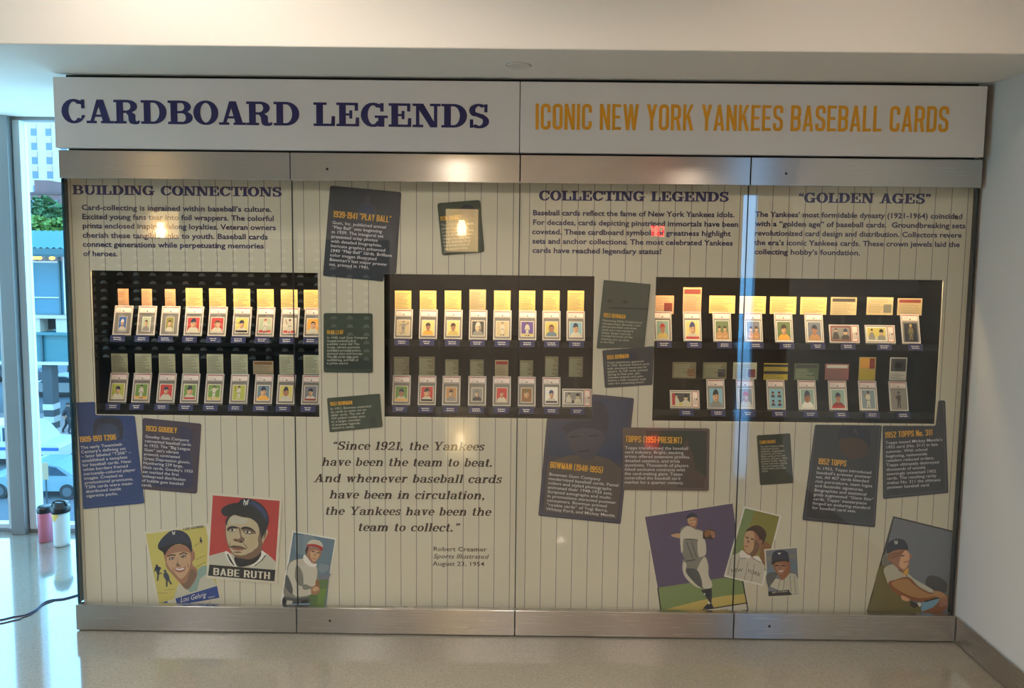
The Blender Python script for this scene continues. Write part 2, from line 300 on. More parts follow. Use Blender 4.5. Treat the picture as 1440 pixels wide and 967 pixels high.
def cond_glyphs():
    t = .13; l, r, m_, y0, y1 = .065, .345, .205, .065, .935; q = .15; G = {}
    S = lambda *p: stroke(list(p), t)
    Rd = lambda pts, c=False: stroke(rounded(pts, q, c), t, c)
    V = lambda x: [rect(x-t/2, 0, x+t/2, 1)]
    H = lambda y, a=l, b=r+.04: [rect(a, y-t/2+.01, b, y+t/2-.01)]
    bowl = lambda a, b: Rd([(l, b), (r, b), (r, a), (l, a)])
    G['I'] = (.13, [rect(0,0,t,1)]); G['C'] = (.41, Rd([(r,.66),(r,y1),(l,y1),(l,y0),(r,y0),(r,.34)])); G['O'] = G['0'] = (.41, Rd([(l,y0),(r,y0),(r,y1),(l,y1)], True))
    G['N'] = (.42, V(l)+V(.355)+[[(0,1),(t,1),(.42,0),(.29,0)]]); G['E'] = (.37, V(l)+H(y1,l,.37)+H(.5,l,.33)+H(y0,l,.37)); G['F'] = (.36, V(l)+H(y1,l,.36)+H(.5,l,.32)); G['L'] = (.35, V(l)+H(y0,l,.35))
    G['W'] = (.64, [[(0,1),(t,1),(.25,0),(.13,0)], [(.26,1),(.38,1),(.25,0),(.13,0)], [(.26,1),(.38,1),(.51,0),(.39,0)], [(.51,1),(.64,1),(.51,0),(.39,0)]])
    G['Y'] = (.42, [[(0,1),(.135,1),(.275,.42),(.145,.42)], [(.285,1),(.42,1),(.275,.42),(.145,.42)], rect(.145,0,.275,.45)])
    G['R'] = (.42, V(l)+bowl(.46,y1)+[[(.2,.48),(.33,.5),(.42,0),(.285,0)]]); G['K'] = (.43, V(l)+[[(.1,.3),(.1,.5),(.29,1),(.42,1)], [(.17,.5),(.27,.62),(.43,0),(.295,0)]])
    G['A'] = (.44, [[(0,0),(.125,0),(.275,1),(.155,1)], [(.315,0),(.44,0),(.285,1),(.165,1)], rect(.08,.2,.36,.31)]); G['S'] = (.40, Rd([(r,.70),(r,y1),(l,y1),(l,.55),(r,.45),(r,y0),(l,y0),(l,.30)]))
    G['B'] = (.41, V(l)+bowl(.51,y1)+bowl(y0,.51)); G['D'] = (.41, V(l)+bowl(y0,y1)); G['P'] = (.40, V(l)+bowl(.42,y1)); G['T'] = (.38, [rect(.125,0,.255,1), rect(0,.88,.38,1)])
    G['G'] = (.41, Rd([(r,.68),(r,y1),(l,y1),(l,y0),(r,y0),(r,.45)])+[rect(.2,.40,.41,.51)]); G['U'] = (.41, Rd([(l,1),(l,y0),(r,y0),(r,1)])); G['M'] = (.52, V(l)+V(.455)+[[(0,1),(t,1),(.32,0),(.2,0)], [(.39,1),(.52,1),(.32,0),(.2,0)]])
    G['X'] = (.44, [[(0,0),(.14,0),(.44,1),(.30,1)], [(.30,0),(.44,0),(.14,1),(0,1)]])
    G['H'] = (.41, V(l)+V(r)+H(.5)); G['V'] = (.42, [[(0,1),(.13,1),(.27,0),(.15,0)], [(.29,1),(.42,1),(.27,0),(.15,0)]])
    G['1'] = (.23, [rect(.09,0,.22,1), [(0,.8),(.12,.86),(.12,1),(.08,1)]]); G['2'] = (.40, Rd([(l,.68),(l,y1),(r,y1),(r,.62),(l,.14)])+[rect(0,0,.39,.12)]); G['3'] = (.40, Rd([(l,.72),(l,y1),(r,y1),(r,.52),(.15,.52)])+Rd([(.15,.52),(r,.52),(r,y0),(l,y0),(l,.28)]))
    G['4'] = (.42, [rect(.25,0,.37,1), rect(0,.2,.42,.31), [(0,.25),(.1,.25),(.34,1),(.25,1)]]); G['5'] = (.40, Rd([(.37,y1),(l,y1),(l,.52),(r,.60),(r,y0),(l,y0),(l,.28)])); G['6'] = (.41, Rd([(r,.74),(r,y1),(l,y1),(l,y0),(r,y0),(r,.55),(l,.55)])); G['8'] = (.41, Rd([(l,y0),(r,y0),(r,.52),(l,.52)], True)+Rd([(l,.5),(r,.5),(r,y1),(l,y1)], True)); G['9'] = (.41, Rd([(l,.26),(l,y0),(r,y0),(r,y1),(l,y1),(l,.46),(r,.46)]))
    G['-'] = (.2, [rect(.01,.40,.19,.52)]); G['('] = (.24, stroke([(.21,1.06),(.09,.8),(.07,.5),(.09,.2),(.21,-.06)], .11)); G[')'] = (.24, stroke([(.03,1.06),(.15,.8),(.17,.5),(.15,.2),(.03,-.06)], .11)); G['.'] = (.14, [rect(0,0,.13,.14)])
    G['\u201c'] = G['\u201d'] = (.3, [[(.0,1),(.12,1),(.08,.74),(.02,.74)], [(.17,1),(.29,1),(.25,.74),(.19,.74)]]); G['o'] = (.36, Rd([(l,y0),(.3,y0),(.3,.62),(l,.62)], True)); G[' '] = (.17, [])
    return {k: (a+.075, g) for k, (a, g) in G.items()}
FONTS = {'slab': slab_glyphs(), 'italic': italic_glyphs(), 'cond': cond_glyphs()}
def layout(font, text):            # polygons, width in cap heights
    out = []; x = 0
    for ch in text:
        a, g = FONTS[font][ch]
        out += [[(p[0]+x, p[1]) for p in q] for q in g]; x += a
    return out, x
_bf = {}
def sans(text, bold=0.0, shear=0.0):      # the built-in sans letters as polygons
    k = (text, bold, shear)
    if k not in _bf:
        f = bpy.data.curves.new('t', 'FONT'); f.body = text; f.resolution_u = 2; f.offset = bold; f.shear = shear
        o = bpy.data.objects.new('t', f); C.objects.link(o)
        me = bpy.data.meshes.new_from_object(o.evaluated_get(bpy.context.evaluated_depsgraph_get()))
        vs = [(v_.co.x/.729, v_.co.y/.729) for v_ in me.vertices]
        _bf[k] = ([[vs[i] for i in p.vertices] for p in me.polygons], max([v_[0] for v_ in vs]+[.1]))
        bpy.data.objects.remove(o); bpy.data.curves.remove(f); bpy.data.meshes.remove(me)
    return _bf[k]
def words_of(font, text, a, b):
    """each word of a line with its own start and end pixel"""
    full = layout(font, text)[1]; out = []; i = 0
    for wd in text.split(' '):
        x0 = layout(font, text[:i])[1]; x1 = layout(font, text[:i+len(wd)])[1]; i += len(wd)+1
        f = lambda x: (a[0]+(b[0]-a[0])*x/full, a[1]+(b[1]-a[1])*x/full)
        out.append((wd, f(x0), f(x1)))
    return out
def put_text(mb, font, text, a, b, cap, m, Y, bold=0.0, shear=0.0, natural=None):
    """a, b: pixels of the line's start and end (b gives the direction; with natural the width comes from the letters), cap: cap height in pixels"""
    polys, wd = sans(text, bold, shear) if font == 'sans' else layout(font, text)
    A = P(a[0], a[1], Y); B = P(b[0], b[1], Y); px = (P(a[0]+50, a[1], Y)-A).length/50
    u = (B-A); L = u.length; u = u/L; vv = Vector((-u.z, 0, u.x)); hgt = cap*px
    k = hgt*natural if natural else L/wd
    for i, q in enumerate(polys):           # overlapping strokes of one letter lie a hair apart
        d = Vector((0, -1.5e-5*(i % 16), 0)) if font != 'sans' else Vector((0, 0, 0))
        mb.poly([A + u*(p[0]*k) + vv*(p[1]*hgt) + d for p in q], m)

# ================================================================== the setting
ZS, XR, WY = 2.456, 1.985, 1.06          # soffit height, right wall, window line
struct(MB().box((-7, -11, -0.3), (7, WY+0.12, 0), 'terrazzo').build('floor'))
struct(MB().box((-7, -11, 3.3), (7, -0.507, 3.5), 'ceiling_paint').build('ceiling'))
struct(bevel(MB().box((-7, -0.507, ZS), (XR+.02, WY+0.12, 3.5), 'ceiling_paint').build('ceiling_lower'), .004))
struct(MB().box((XR, -2.2, 0), (XR+0.16, WY+0.12, 3.5), 'wall_paint').build('wall_right'))
struct(MB().box((-7, -11, 0), (4.20, -10.8, 3.5), 'wall_paint').box((4.55, -11, 0), (7, -10.8, 3.5), 'wall_paint').box((4.20, -11, 2.75), (4.55, -10.8, 3.5), 'wall_paint').build('wall_back'))
struct(MB().box((6.8, -11, 0), (7, -0.5, 3.5), 'wall_paint').build('wall_far_right'))
struct(MB().box((XR+.16, -0.7, 0), (7, -0.5, 3.5), 'wall_paint').build('wall_inner'))
bb = struct(bevel(MB().box((XR-0.011, -2.2, 0.004), (XR, -0.034, 0.124), 'steel').build('baseboard_right', uv=True), .002))
# back slit window with its pane
wb = MB().box((4.20, -10.95, 0), (4.24, -10.8, 2.75), 'alu_white').box((4.51, -10.95, 0), (4.55, -10.8, 2.75), 'alu_white').box((4.20, -10.95, 2.71), (4.55, -10.8, 2.75), 'alu_white').build('window_3'); struct(wb)
tag(MB().box((4.24, -10.9, 0), (4.51, -10.89, 2.71), 'blue_glass').build('pane', wb), kind='structure')
# window wall behind the case (mullions, rails, panes)
wf = MB()
for x in (-6.0, -4.5, -3.0, -1.5, 0.0, 1.5):
    wf.box((x, WY-0.02, 0), (x+0.08, WY+0.10, ZS), 'alu')
wf.box((-7, WY+.03, 0), (XR, WY+.10, 0.022), 'alu'); wf.box((-7, WY+.03, ZS-.02), (XR, WY+.10, ZS), 'alu')
win = struct(bevel(wf.build('window_1'), .003))
sf = MB()
for x in (-6.0, -4.5, -3.0, -1.5, 0.0):
    for a, b in ((x+.086, x+.126), (x+1.46, x+1.494)):
        sf.box((a, WY+.02, 0.022), (b, WY+.09, ZS-.02), 'alu_white')
    sf.box((x+.126, WY+.035, 0.022), (x+1.46, WY+.09, 0.045), 'alu_white')
sf.build('window_frame', win)
for x in (-6.0, -4.5, -3.0, -1.5, 0.0):
    MB().box((x+.126, WY+.06, .045), (x+1.46, WY+.066, ZS-.02), 'window_glass').build('pane', win)
# unseen glazing on the left side, a guess added to bring in daylight
lf = MB()
for y in (-2.6, -1.4, -.2, .98): lf.box((-7, y, 0), (-6.88, y+.08, 3.3), 'alu')
lf.box((-7, -2.6, 0), (-6.88, WY, .03), 'alu'); lf.box((-7, -2.6, 3.2), (-6.88, WY, 3.3), 'alu')
struct(MB().box((-7, -11, 0), (-6.88, -2.6, 3.5), 'wall_paint').build('wall_left'))
lw = struct(lf.build('window_added'))
MB().box((-6.95, -2.52, .03), (-6.944, WY-.08, 3.2), 'window_glass').build('pane', lw)

# ------------------------------------------------------------------ fixtures
def downlight(x, y, z, label, power):
    r = empty('downlight', (x, y, z), label, 'ceiling light', 'round ceiling downlights')
    MB().lathe([(.075, 0), (.095, 0), (.095, -.008), (.075, -.008)], (x, y, z), 'alu_white').build('trim_ring', r, smooth=False)
    MB().lathe([(.074, -.001), (.074, -.004)], (x, y, z), 'lamp_disc').build('lens', r)
    l = bpy.data.lights.new('downlight_lamp', 'SPOT'); l.energy = power; l.color = (1.0, .95, .89) if x < -1.5 else DOWN_COL if x < .5 else (1.0, .82, .65); l.spot_size = 2.5; l.spot_blend = .6; l.shadow_soft_size = .07
    o = bpy.data.objects.new('downlight_lamp', l); o.location = (0, 0, -.02); o.parent = r; C.objects.link(o)
DL = [(-1.25, -1.15), (-.42, -1.6), (1.15, -1.5), (-3.2, -3.4), (0, -4.2), (3.0, -4.2), (-2, -6.5), (1.5, -6.5), (4, -7.5), (-2.5, -9), (.8, -9)]
for i, (x, y) in enumerate(DL):
    downlight(x, y, 3.3, 'round warm recessed downlight in the white ceiling in front of the display case', DOWN_W*(.28 if y > -2 and x > 0 else .5 if y > -2 else 1.0 if x > 2 else 2.3))
sc_ = empty('sprinkler_cover', (-.011, -.263, ZS), 'small round white cover plate on the soffit above the sign', 'sprinkler cover')
MB().lathe([(.038, -.003), (.045, -.0035), (.047, 0)], (-.011, -.263, ZS), 'plastic').build('cover_plate', sc_)
MB().lathe([(.046, -.0005), (.051, -.0006), (.052, 0)], (-.011, -.263, ZS), 'alu').build('flange', sc_)
ex = empty('exit_sign', (2.63, -10.79, 1.91), 'red lit exit sign high on the back wall, seen mirrored in the glass', 'exit sign')
mat('exit_red', (255, 60, 50), .5, emit=(255, 40, 40), es=7.0); mat('exit_case', (235, 235, 235), .5)
MB().box((2.45, -10.8, 1.89), (2.81, -10.77, 2.15), 'exit_case').build('housing', ex)
e_ = MB(); pl, wd = layout('cond', 'TIXE'[::-1])
for q in pl: e_.poly([(2.76-p[0]/wd*.26, -10.765, 1.92+p[1]*.19) for p in q], 'exit_red')
e_.build('lettering', ex)
mat('box_white', (236, 228, 214), .5); mat('niche_glow', (255, 232, 190), .5, emit=(255, 214, 150), es=1.6)
for (px, py) in ((231, 325), (650, 322)):
    d = FW + RT*((px-720)/FOC) - UP*((py-CYP)/FOC); k = (10.78+CAMD)/d.y; X, Z = CAM.x + d.x*k, CAM.z + d.z*k
    n_ = empty('wall_light', (X, -10.8, Z-.3), 'square lit glass wall light on the back wall, nearer the %s' % ('window side' if px < 400 else 'middle of the room'), 'wall light', 'square wall lights')
    MB().box((X-.33, -10.8, Z-.45), (X+.33, -10.74, Z+.4), 'box_white').build('backplate', n_)
    MB().lathe([(.07, -.12), (.09, 0), (.05, .16)], (X, -10.66, Z), 'lamp_disc').build('bulb', n_)
    MB().box((X-.3, -10.74, Z-.42), (X+.3, -10.735, Z+.37), 'niche_glow').build('diffuser', n_)

# ================================================================== the display case
case = empty('display_case', (0, 0, 0), 'long built-in wall display case with brushed steel rails and pinstriped glass front', 'display case')
XL, XE, PW = -1.979, 1.974, .982
YG = 0.02                                   # face of the printed panel
OPEN = [(-1.881, -.882, .982, 1.625), (-.592, .332, .987, 1.624), (.601, 1.856, .984, 1.624)]
hd = MB()
edges = [XL+.004, -PW, 0, PW, XE-.008]
for i in range(4):
    a, b = edges[i]+.0018, edges[i+1]-.0018
    o = bevel(MB().box((a, -.03, 2.021), (b, .0, 2.139), 'steel').build('steel_header', case, uv=True), .002)
    if i in (1, 3):
        kp = P(460, 237.5, -.03) if i == 1 else P(1105.5, 244, -.03); kx, kz = kp.x, kp.z
        kb = MB(); kb.prism([(kx+.0055*math.cos(t_*math.pi/6), -.0306, kz+.0055*math.sin(t_*math.pi/6)) for t_ in range(12)], (0, .002, 0), 'black'); kb.build('keyhole', o)
edges = [XL, -PW, 0, PW, XE]
for i in range(4):
    a, b = edges[i]+.0018, edges[i+1]-.0018
    o = bevel(MB().box((a, -.03, .006), (b, .0, .123), 'steel').build('steel_base', case, uv=True), .002)
    if i in (1, 3):
        kp = P(464, 872.5, -.03) if i == 1 else P(1082, 880, -.03); kx, kz = kp.x, kp.z
        kb = MB(); kb.prism([(kx+.0055*math.cos(t_*math.pi/6), -.0306, kz+.0055*math.sin(t_*math.pi/6)) for t_ in range(12)], (0, .002, 0), 'black'); kb.build('keyhole', o)
# plinth, carcass, side edges
MB().box((XL+.01, -.018, 0), (XE-.01, .44, .006), 'black').box((XL+.012, .034, .006), (XE-.012, .44, .10), 'black').box((XL+.012, .0, 2.03), (XE-.012, .44, 2.14), 'black').build('carcass', case)
MB().box((XL+.012, .40, .10), (XE-.012, .44, 2.03), 'wall_paint').build('back_panel', case)
MB().box((-1.976, -.012, .123), (-1.968, .44, 2.021), 'edge_glass').build('side_panel', case)
MB().box((1.964, -.004, .123), (1.974, .44, 2.021), 'dark_gasket').build('side_panel', case)
edges = [-1.966, -PW, 0, PW, 1.966]
for i in range(4):
    MB().box((edges[i]+.002, -.010, .115), (edges[i+1]-.002, -.004, 2.028), 'case_glass').build('glass_door', case)
for x in (-PW, 0, PW):
    MB().box((x-.0022, -.009, .123), (x+.0022, -.0045, 2.021), 'dark_gasket').build('door_gasket', case)
# printed panel with three openings
gp = MB(); Zb, Zt = .10, 2.03; x = -1.968; Yb = YG+.005
for (a, b, c, d) in OPEN:
    gp.box((x, YG+.0003, Zb), (a, Yb, Zt), 'pinstripe'); gp.box((a, YG+.0003, Zb), (b, Yb, c), 'pinstripe'); gp.box((a, YG+.0003, d), (b, Yb, Zt), 'pinstripe'); x = b
gp.box((x, YG+.0003, Zb), (1.964, Yb, Zt), 'pinstripe')
panel = gp.build('graphic_panel', case)
YT = YG-.0006
def heading(text, a, b, cap, font='slab', m='navy_ink'):
    for wd, p, q in words_of(font, text, a, b):
        mb = MB()
        for k in (-.45, 0, .45): put_text(mb, font, wd, (p[0]+k, p[1]), (q[0]+k, q[1]), cap, m, YT-.0003*(k+.5))
        mb.build('section_heading', panel)
heading('BUILDING CONNECTIONS', (102, 273.2), (396.7, 276.4), 13)
heading('COLLECTING LEGENDS', (758, 281.6), (1025, 283.6), 13.6)
heading('\u201cGOLDEN AGES\u201d', (1122.7, 284.6), (1308.7, 286.4), 13.8)
def paragraph(rows, cap, name, m='text_navy', bold=.026, font='sans', parent=None, Y=YT, shear=0):
    mb = MB()
    for text, a, b in rows: put_text(mb, font, text, a, b, cap, m, Y, bold if font == 'sans' else 0, shear)
    return mb.build(name, parent or panel)
sl = lambda y, w_: y + w_*.0105
def para(lines, cap, name, **k):
    paragraph([(t, (x0, y), (x1, sl(y, x1-x0))) for t, x0, x1, y in lines], cap, name, **k)
para([('Card-collecting is ingrained within baseball\u2019s culture.', 114.6, 381.8, 295), ('Excited young fans tear into foil wrappers. The colorful', 115.2, 385, 307.8),
      ('prints enclosed inspire lifelong loyalties. Veteran owners', 116, 388, 320.6), ('cherish these tangible links to youth. Baseball cards', 116, 376.5, 333.8),
      ('connect generations while perpetuating memories', 116.2, 371, 346.6), ('of heroes.', 117, 165.6, 359.8)], 7.6, 'introduction')
para([('Baseball cards reflect the fame of New York Yankees idols.', 749, 1032.7, 302.4), ('For decades, cards depicting pinstriped immortals have been', 749, 1038, 315.8),
      ('coveted. These cardboard symbols of greatness highlight', 748, 1027.7, 329), ('sets and anchor collections. The most celebrated Yankees', 748.5, 1030.4, 342.2), ('cards have reached legendary status!', 748.5, 929.8, 355.2)], 7.6, 'introduction')
para([('The Yankees\u2019 most formidable dynasty (1921-1964) coincided', 1061.8, 1353, 304.6), ('with a \u201cgolden age\u201d of baseball cards.  Groundbreaking sets', 1061.8, 1357.6, 317.8),
      ('revolutionized card design and distribution. Collectors revere', 1061, 1352.3, 331), ('the era\u2019s iconic Yankees cards. These crown jewels laid the', 1060.5, 1349.7, 344.2), ('collecting hobby\u2019s foundation.', 1060.5, 1209.4, 357.2)], 7.6, 'introduction')
mb = MB()
for t, x0, x1, y in (('\u201cSince 1921, the Yankees', 466.5, 681, 632), ('have been the team to beat.', 452, 693.7, 654.6), ('And whenever baseball cards', 441, 705.5, 677.6), ('have been in circulation,', 462.8, 683, 700.6), ('the Yankees have been the', 457, 690.5, 723.6), ('team to collect.\u201d', 503, 646, 746.4)):
    for k in (-.3, .3): put_text(mb, 'italic', t, (x0+k, y), (x1+k, y+(x1-x0)*.006), 12.0, 'brown_ink', YT-.0003*(k > 0))
mb.build('quotation', panel)
para([('Robert Creamer', 609, 684.4, 774.4)], 6.6, 'attribution', m='brown_ink', bold=.006)
para([('August 23, 1954', 608.4, 681, 795)], 6.6, 'attribution', m='brown_ink', bold=.006)
para([('Sports Illustrated', 609, 687.7, 784.6)], 6.6, 'attribution', m='brown_ink', bold=.006, shear=.25)
# black recesses, light strips, shelves
for i, (a, b, c, d) in enumerate(OPEN):
    x0, x1, z0, z1, ya, yb = a-.06, b+.06, c-.02, d+.09, Yb, .33
    r_ = MB(); k = .006
    r_.box((x0-k, ya, z0-k), (x1+k, yb, z0), 'recess_black'); r_.box((x0-k, ya, z1), (x1+k, yb, z1+k), 'recess_black'); r_.box((x0-k, ya, z0), (x0, yb, z1), 'recess_black')
    r_.box((x1, ya, z0), (x1+k, yb, z1), 'recess_black'); r_.box((x0-k, yb, z0-k), (x1+k, yb+k, z1+k), 'recess_black')
    r_.build('recess_box', case)
    st_ = MB().box((x0+.05, ya+.022, z1-.012), (x1-.05, ya+.042, z1), 'strip_emit').build('light_strip', case)
    lamp('strip_lamp', 'AREA', ((a+b)/2, ya+.032, z1-.02), STRIP_W*(b-a), STRIP_COL, shape='RECTANGLE', size=b-a, size_y=.02, rot=(math.radians(12), 0, 0))
SHELF = [(1.331, 1.021), (1.329, 1.025), (1.333, 1.024)]
for i, (a, b, c, d) in enumerate(OPEN):
    for z in SHELF[i]:
        s_ = MB().box((a-.05, .075, z-.007), (b+.05, .30, z-.0015), 'acrylic').box((a-.05, .0695, z-.030), (b+.05, .075, z+.001), 'acrylic').build('acrylic_shelf', case)
        for u in (.06, .28, .5, .72, .94):
            xx = a-.05+(b-a+.1)*u; MB().box((xx-.004, .10, z-.05), (xx+.004, .32, z-.007), 'acrylic').build('shelf_bracket', s_)

# header signs over the case
def sign(x0, x1, label, nm='header_sign'):
    o = bevel(MB().box((x0, -.05, 2.147), (x1, -.012, 2.44), 'sign_white').build(nm, origin=((x0+x1)/2, -.03, 2.147)), .0015)
    return tag(o, label, 'sign', 'white header signs')
s1 = sign(-1.971, -.0055, 'white header sign with navy slab letters reading CARDBOARD LEGENDS')
s2 = sign(-.0020, 1.952, 'white header sign with narrow gold letters across its whole width')
for wd_, p_, q_ in words_of('slab', 'CARDBOARD LEGENDS', (86.8, 172.6), (689, 180.0)):
    mb = MB()
    for k in (-.55, .55): put_text(mb, 'slab', wd_, (p_[0]+k, p_[1]), (q_[0]+k, q_[1]), 32.5, 'navy_ink', -.0508-.0002*(k > 0))
    mb.build('lettering', s1)
for wd_, p_, q_ in words_of('cond', 'ICONIC NEW YORK YANKEES BASEBALL CARDS', (753, 182.2), (1335.5, 185.9)):
    mb = MB(); put_text(mb, 'cond', wd_, p_, q_, 36, 'gold_ink', -.0508); mb.build('lettering', s2)
MB().box((-1.94, -.008, 2.14), (1.94, .40, ZS), 'black').build('fascia_backing', case)

# ================================================================== placards and enlarged cards on the panel
def round_px(pts, r=3.0):
    return rounded(pts, r, True, 3)
def board(name, pts, m, level, label, cat, group, r=3.0):
    yf = YG-.0022*(level+1)
    w3 = [P(x, y, yf) for x, y in (round_px(pts, r) if r else pts)]
    for q in w3: q.x = min(max(q.x, -1.966), 1.962)
    if sum((w3[i].x*w3[(i+1) % len(w3)].z - w3[(i+1) % len(w3)].x*w3[i].z) for i in range(len(w3))) < 0: w3.reverse()
    org = (sum(v_.x for v_ in w3)/len(w3), yf, min(v_.z for v_ in w3))
    o = MB().prism(w3, (0, .0018, 0), m).build(name, origin=org)
    return tag(o, label, cat, group), yf
def art(parent, yf, name, Z, shapes):
    """shapes: (ink, points in the zoom's frame[, smooth]); Z maps the frame to pixels; each layer lies a hair above the last"""
    mb = MB()
    for i, sh in enumerate(shapes):
        pts = sh[1]
        if len(sh) > 2 and sh[2]: pts = spline(pts)
        w3 = [P(*Z(*q), yf-.0003-.00002*i) for q in pts]
        for q in w3: q.x = min(max(q.x, -1.9655), 1.9615)
        mb.poly(w3, sh[0] if sh[0] in MATS else 'ink_'+sh[0])
    return mb.build(name, parent)
def spline(pts, n=5):
    out = []; k = len(pts)
    for i in range(k):
        p0, p1, p2, p3 = [Vector(pts[(i+j-1) % k]) for j in range(4)]
        for s in range(n):
            t_ = s/n; out.append(tuple(.5*((2*p1)+(p2-p0)*t_+(2*p0-5*p1+4*p2-p3)*t_*t_+(3*p1-p0-3*p2+p3)*t_**3)))
    return out
def ell(cx, cy, rx, ry=None, rot=0, n=16):
    ry = ry or rx; c_, s_ = math.cos(math.radians(rot)), math.sin(math.radians(rot))
    return [(cx+rx*math.cos(a)*c_-ry*math.sin(a)*s_, cy+rx*math.cos(a)*s_+ry*math.sin(a)*c_) for a in [i*2*math.pi/n for i in range(n)]]
def line(pts, w_): return stroke(pts, w_)
def placard(pts, m, level, label, head, body, group, pic=None, border=None, hm='heading_gold', r=3.0):
    o, yf = board('info_placard', pts, m, level, label, 'placard', group, r)
    k = 0
    if pic:
        mb = MB()
        for i, sh in enumerate(pic): mb.poly([P(q[0], q[1], yf-.0002-.00012*i) for q in (spline(sh[1]) if len(sh) > 2 else sh[1])], sh[0] if sh[0] in MATS else 'ink_'+sh[0])
        mb.build('faded_picture', o)
    if border:
        mb = MB()
        for q in stroke(border[1], border[2], border[3] if len(border) > 3 else False): mb.poly([P(x, y, yf-.0013) for x, y in q], border[0])
        mb.build('border_line', o)
    if head:
        text, a, b, cap = head; mb = MB(); put_text(mb, 'cond', text, a, b, cap, hm, yf-.0017); tag(mb.build('placard_heading', o), 'gold narrow capitals')
    lines, a, step, slope, cap, wmax, tm = body
    nat = max(sans(t_)[1] for t_ in lines); mb = MB()
    for i, t_ in enumerate(lines):
        x, y = a[0]+step[0]*i, a[1]+step[1]*i; wl = wmax*sans(t_)[1]/nat
        put_text(mb, 'sans', t_, (x, y), (x+wl, y+wl*slope), cap, tm, yf-.0017, .006)
    mb.build('body_text', o); return o
GB = 'dark text placards on the pinstriped panel'
for nm_, c_ in dict(fade_navy=(58, 58, 74), fade_head=(72, 70, 84), fade_dark=(36, 40, 62), fade_blue=(52, 62, 92), fade_brown=(84, 70, 66), fade_warm=(92, 82, 78), fade_green=(52, 60, 54), fade_line=(40, 44, 40), fade_plum=(46, 46, 84), board_rim=(92, 88, 106), fade_face=(78, 60, 52), blue_rim=(58, 84, 140)).items(): mat(nm_, c_, .6)
placard([(464.2,260.7),(564.5,270),(557,385.2),(540.2,384.7),(539.4,395.5),(454,387.7)], 'charcoal_board', 0, 'charcoal tilted placard with gold heading at the top of the panel, beside the middle opening',
    ('1939-1941 \u201cPLAY BALL\u201d', (468.4,305.2), (550.7,312.9), 9),
    (['Gum, Inc. published annual','\u201cPlay Ball\u201d sets beginning','in 1939. The inaugural set','presented crisp photos','with detailed biographies.','Intricate graphics enhanced','1940 \u201cPlay Ball\u201d cards. Brilliant','color images illustrated','Bowman\u2019s last major prewar','set, printed in 1941.'], (467.2,314.6), (-.5,6.5), .088, 4.4, 87, 'pale_text'), GB,
    [('fade_head', [(504,296),(507,290),(511,287),(514,277),(518,275),(521,279),(520,286),(526,290),(530,300),(526,304),(503,302)], 1), ('fade_blue', [(502,300),(506,291),(512,288),(520,288),(526,292),(528,303),(503,301)])],
    ('fade_navy', [(465.5,264),(562,273),(555,380)], .8))
placard([(614.8,285.5),(675.3,280.9),(681.3,354.3),(621.6,359)], 'green_board', 0, 'green rounded placard with a dark cap picture, above the middle opening',
    ('1938 GOUDEY', (619.3,310.4), (649.5,307.6), 6),
    (['The 1938 Goudey cards','placed player heads','on cartoon bodies. The','set of 48 featured two','designs for each star.','Small drawings filled','the backgrounds of','the second series.'], (620,318), (.65,4.8), -.06, 3.4, 46, 'dim_text'), GB,
    [('fade_dark', [(646,296),(649,291),(656,288),(664,290),(670,297),(669,301),(664,302),(663,306),(654,307),(648,302)], 1)], r=4)
placard([(455,440),(524,440.5),(524.5,524),(455,523.3)], 'green_board', 0, 'upright green placard between the window-side and middle openings',
    ('1948 LEAF', (459.5,469.8), (483.8,469.6), 5.7),
    (['In 1948, Leaf Gum Company','issued baseball\u2019s first','postwar color set. The','crude, vibrant portraits','and bold primary colors','showed stars and heroes.','The 98 cards skip past','numbering, and half of','it prints scarce.'], (460,476), (-.06,4.5), 0, 3.3, 57, 'dim_text'), GB,
    [('fade_green', [(456,505),(523,503),(523.5,519),(456,518)])], r=3)
placard([(459.7,559.6),(534.3,553.3),(538.1,600.2),(463.5,607.8)], 'green_board', 0, 'small wide tilted green placard just above the quotation',
    ('1951 BOWMAN', (464.3,570.6), (496,568.2), 5.4),
    (['In 1951, Bowman extended','its cards to color art on','taller cards. The set of','324 added rookie stars','to a larger checklist','of postwar legends,','issued in series.'], (464.9,576.2), (.3,4.5), -.07, 3.3, 57, 'dim_text'), GB,
    [('fade_green', [(520,587),(529,586),(530,599),(521,600)])], r=2)
placard([(105.2,565.8),(133.6,564.9),(133.9,583.4),(189.4,584.4),(203,707.4),(117.2,715.6)], 'blue_board', 0, 'bright blue tall placard at the window end of the panel',
    ('1909-1911 T206', (112.2,621.6), (164.2,618.0), 8),
    (['The early Twentieth','Century\u2019s defining set','\u2013 later labeled \u201cT206\u201d \u2013','established a template','for baseball cards. Neat','white borders framed','intricately-colored player','images. Created as','promotional premiums,','T206 cards were mass-','distributed inside','cigarette packs.'], (113.2,631.2), (.75,6.17), -.085, 4.3, 73, 'pale_text'), GB,
    [('fade_dark', [(131,605),(133,592),(142,587),(156,586),(168,589),(173,600),(172,615),(166,618),(140,620),(133,616)], 1), ('fade_blue', [(136,606),(142,597),(156,596),(165,602),(166,617),(138,620)], 1)],
    ('blue_rim', [(118,712),(200.5,704),(199,690)], .8), r=2.5)
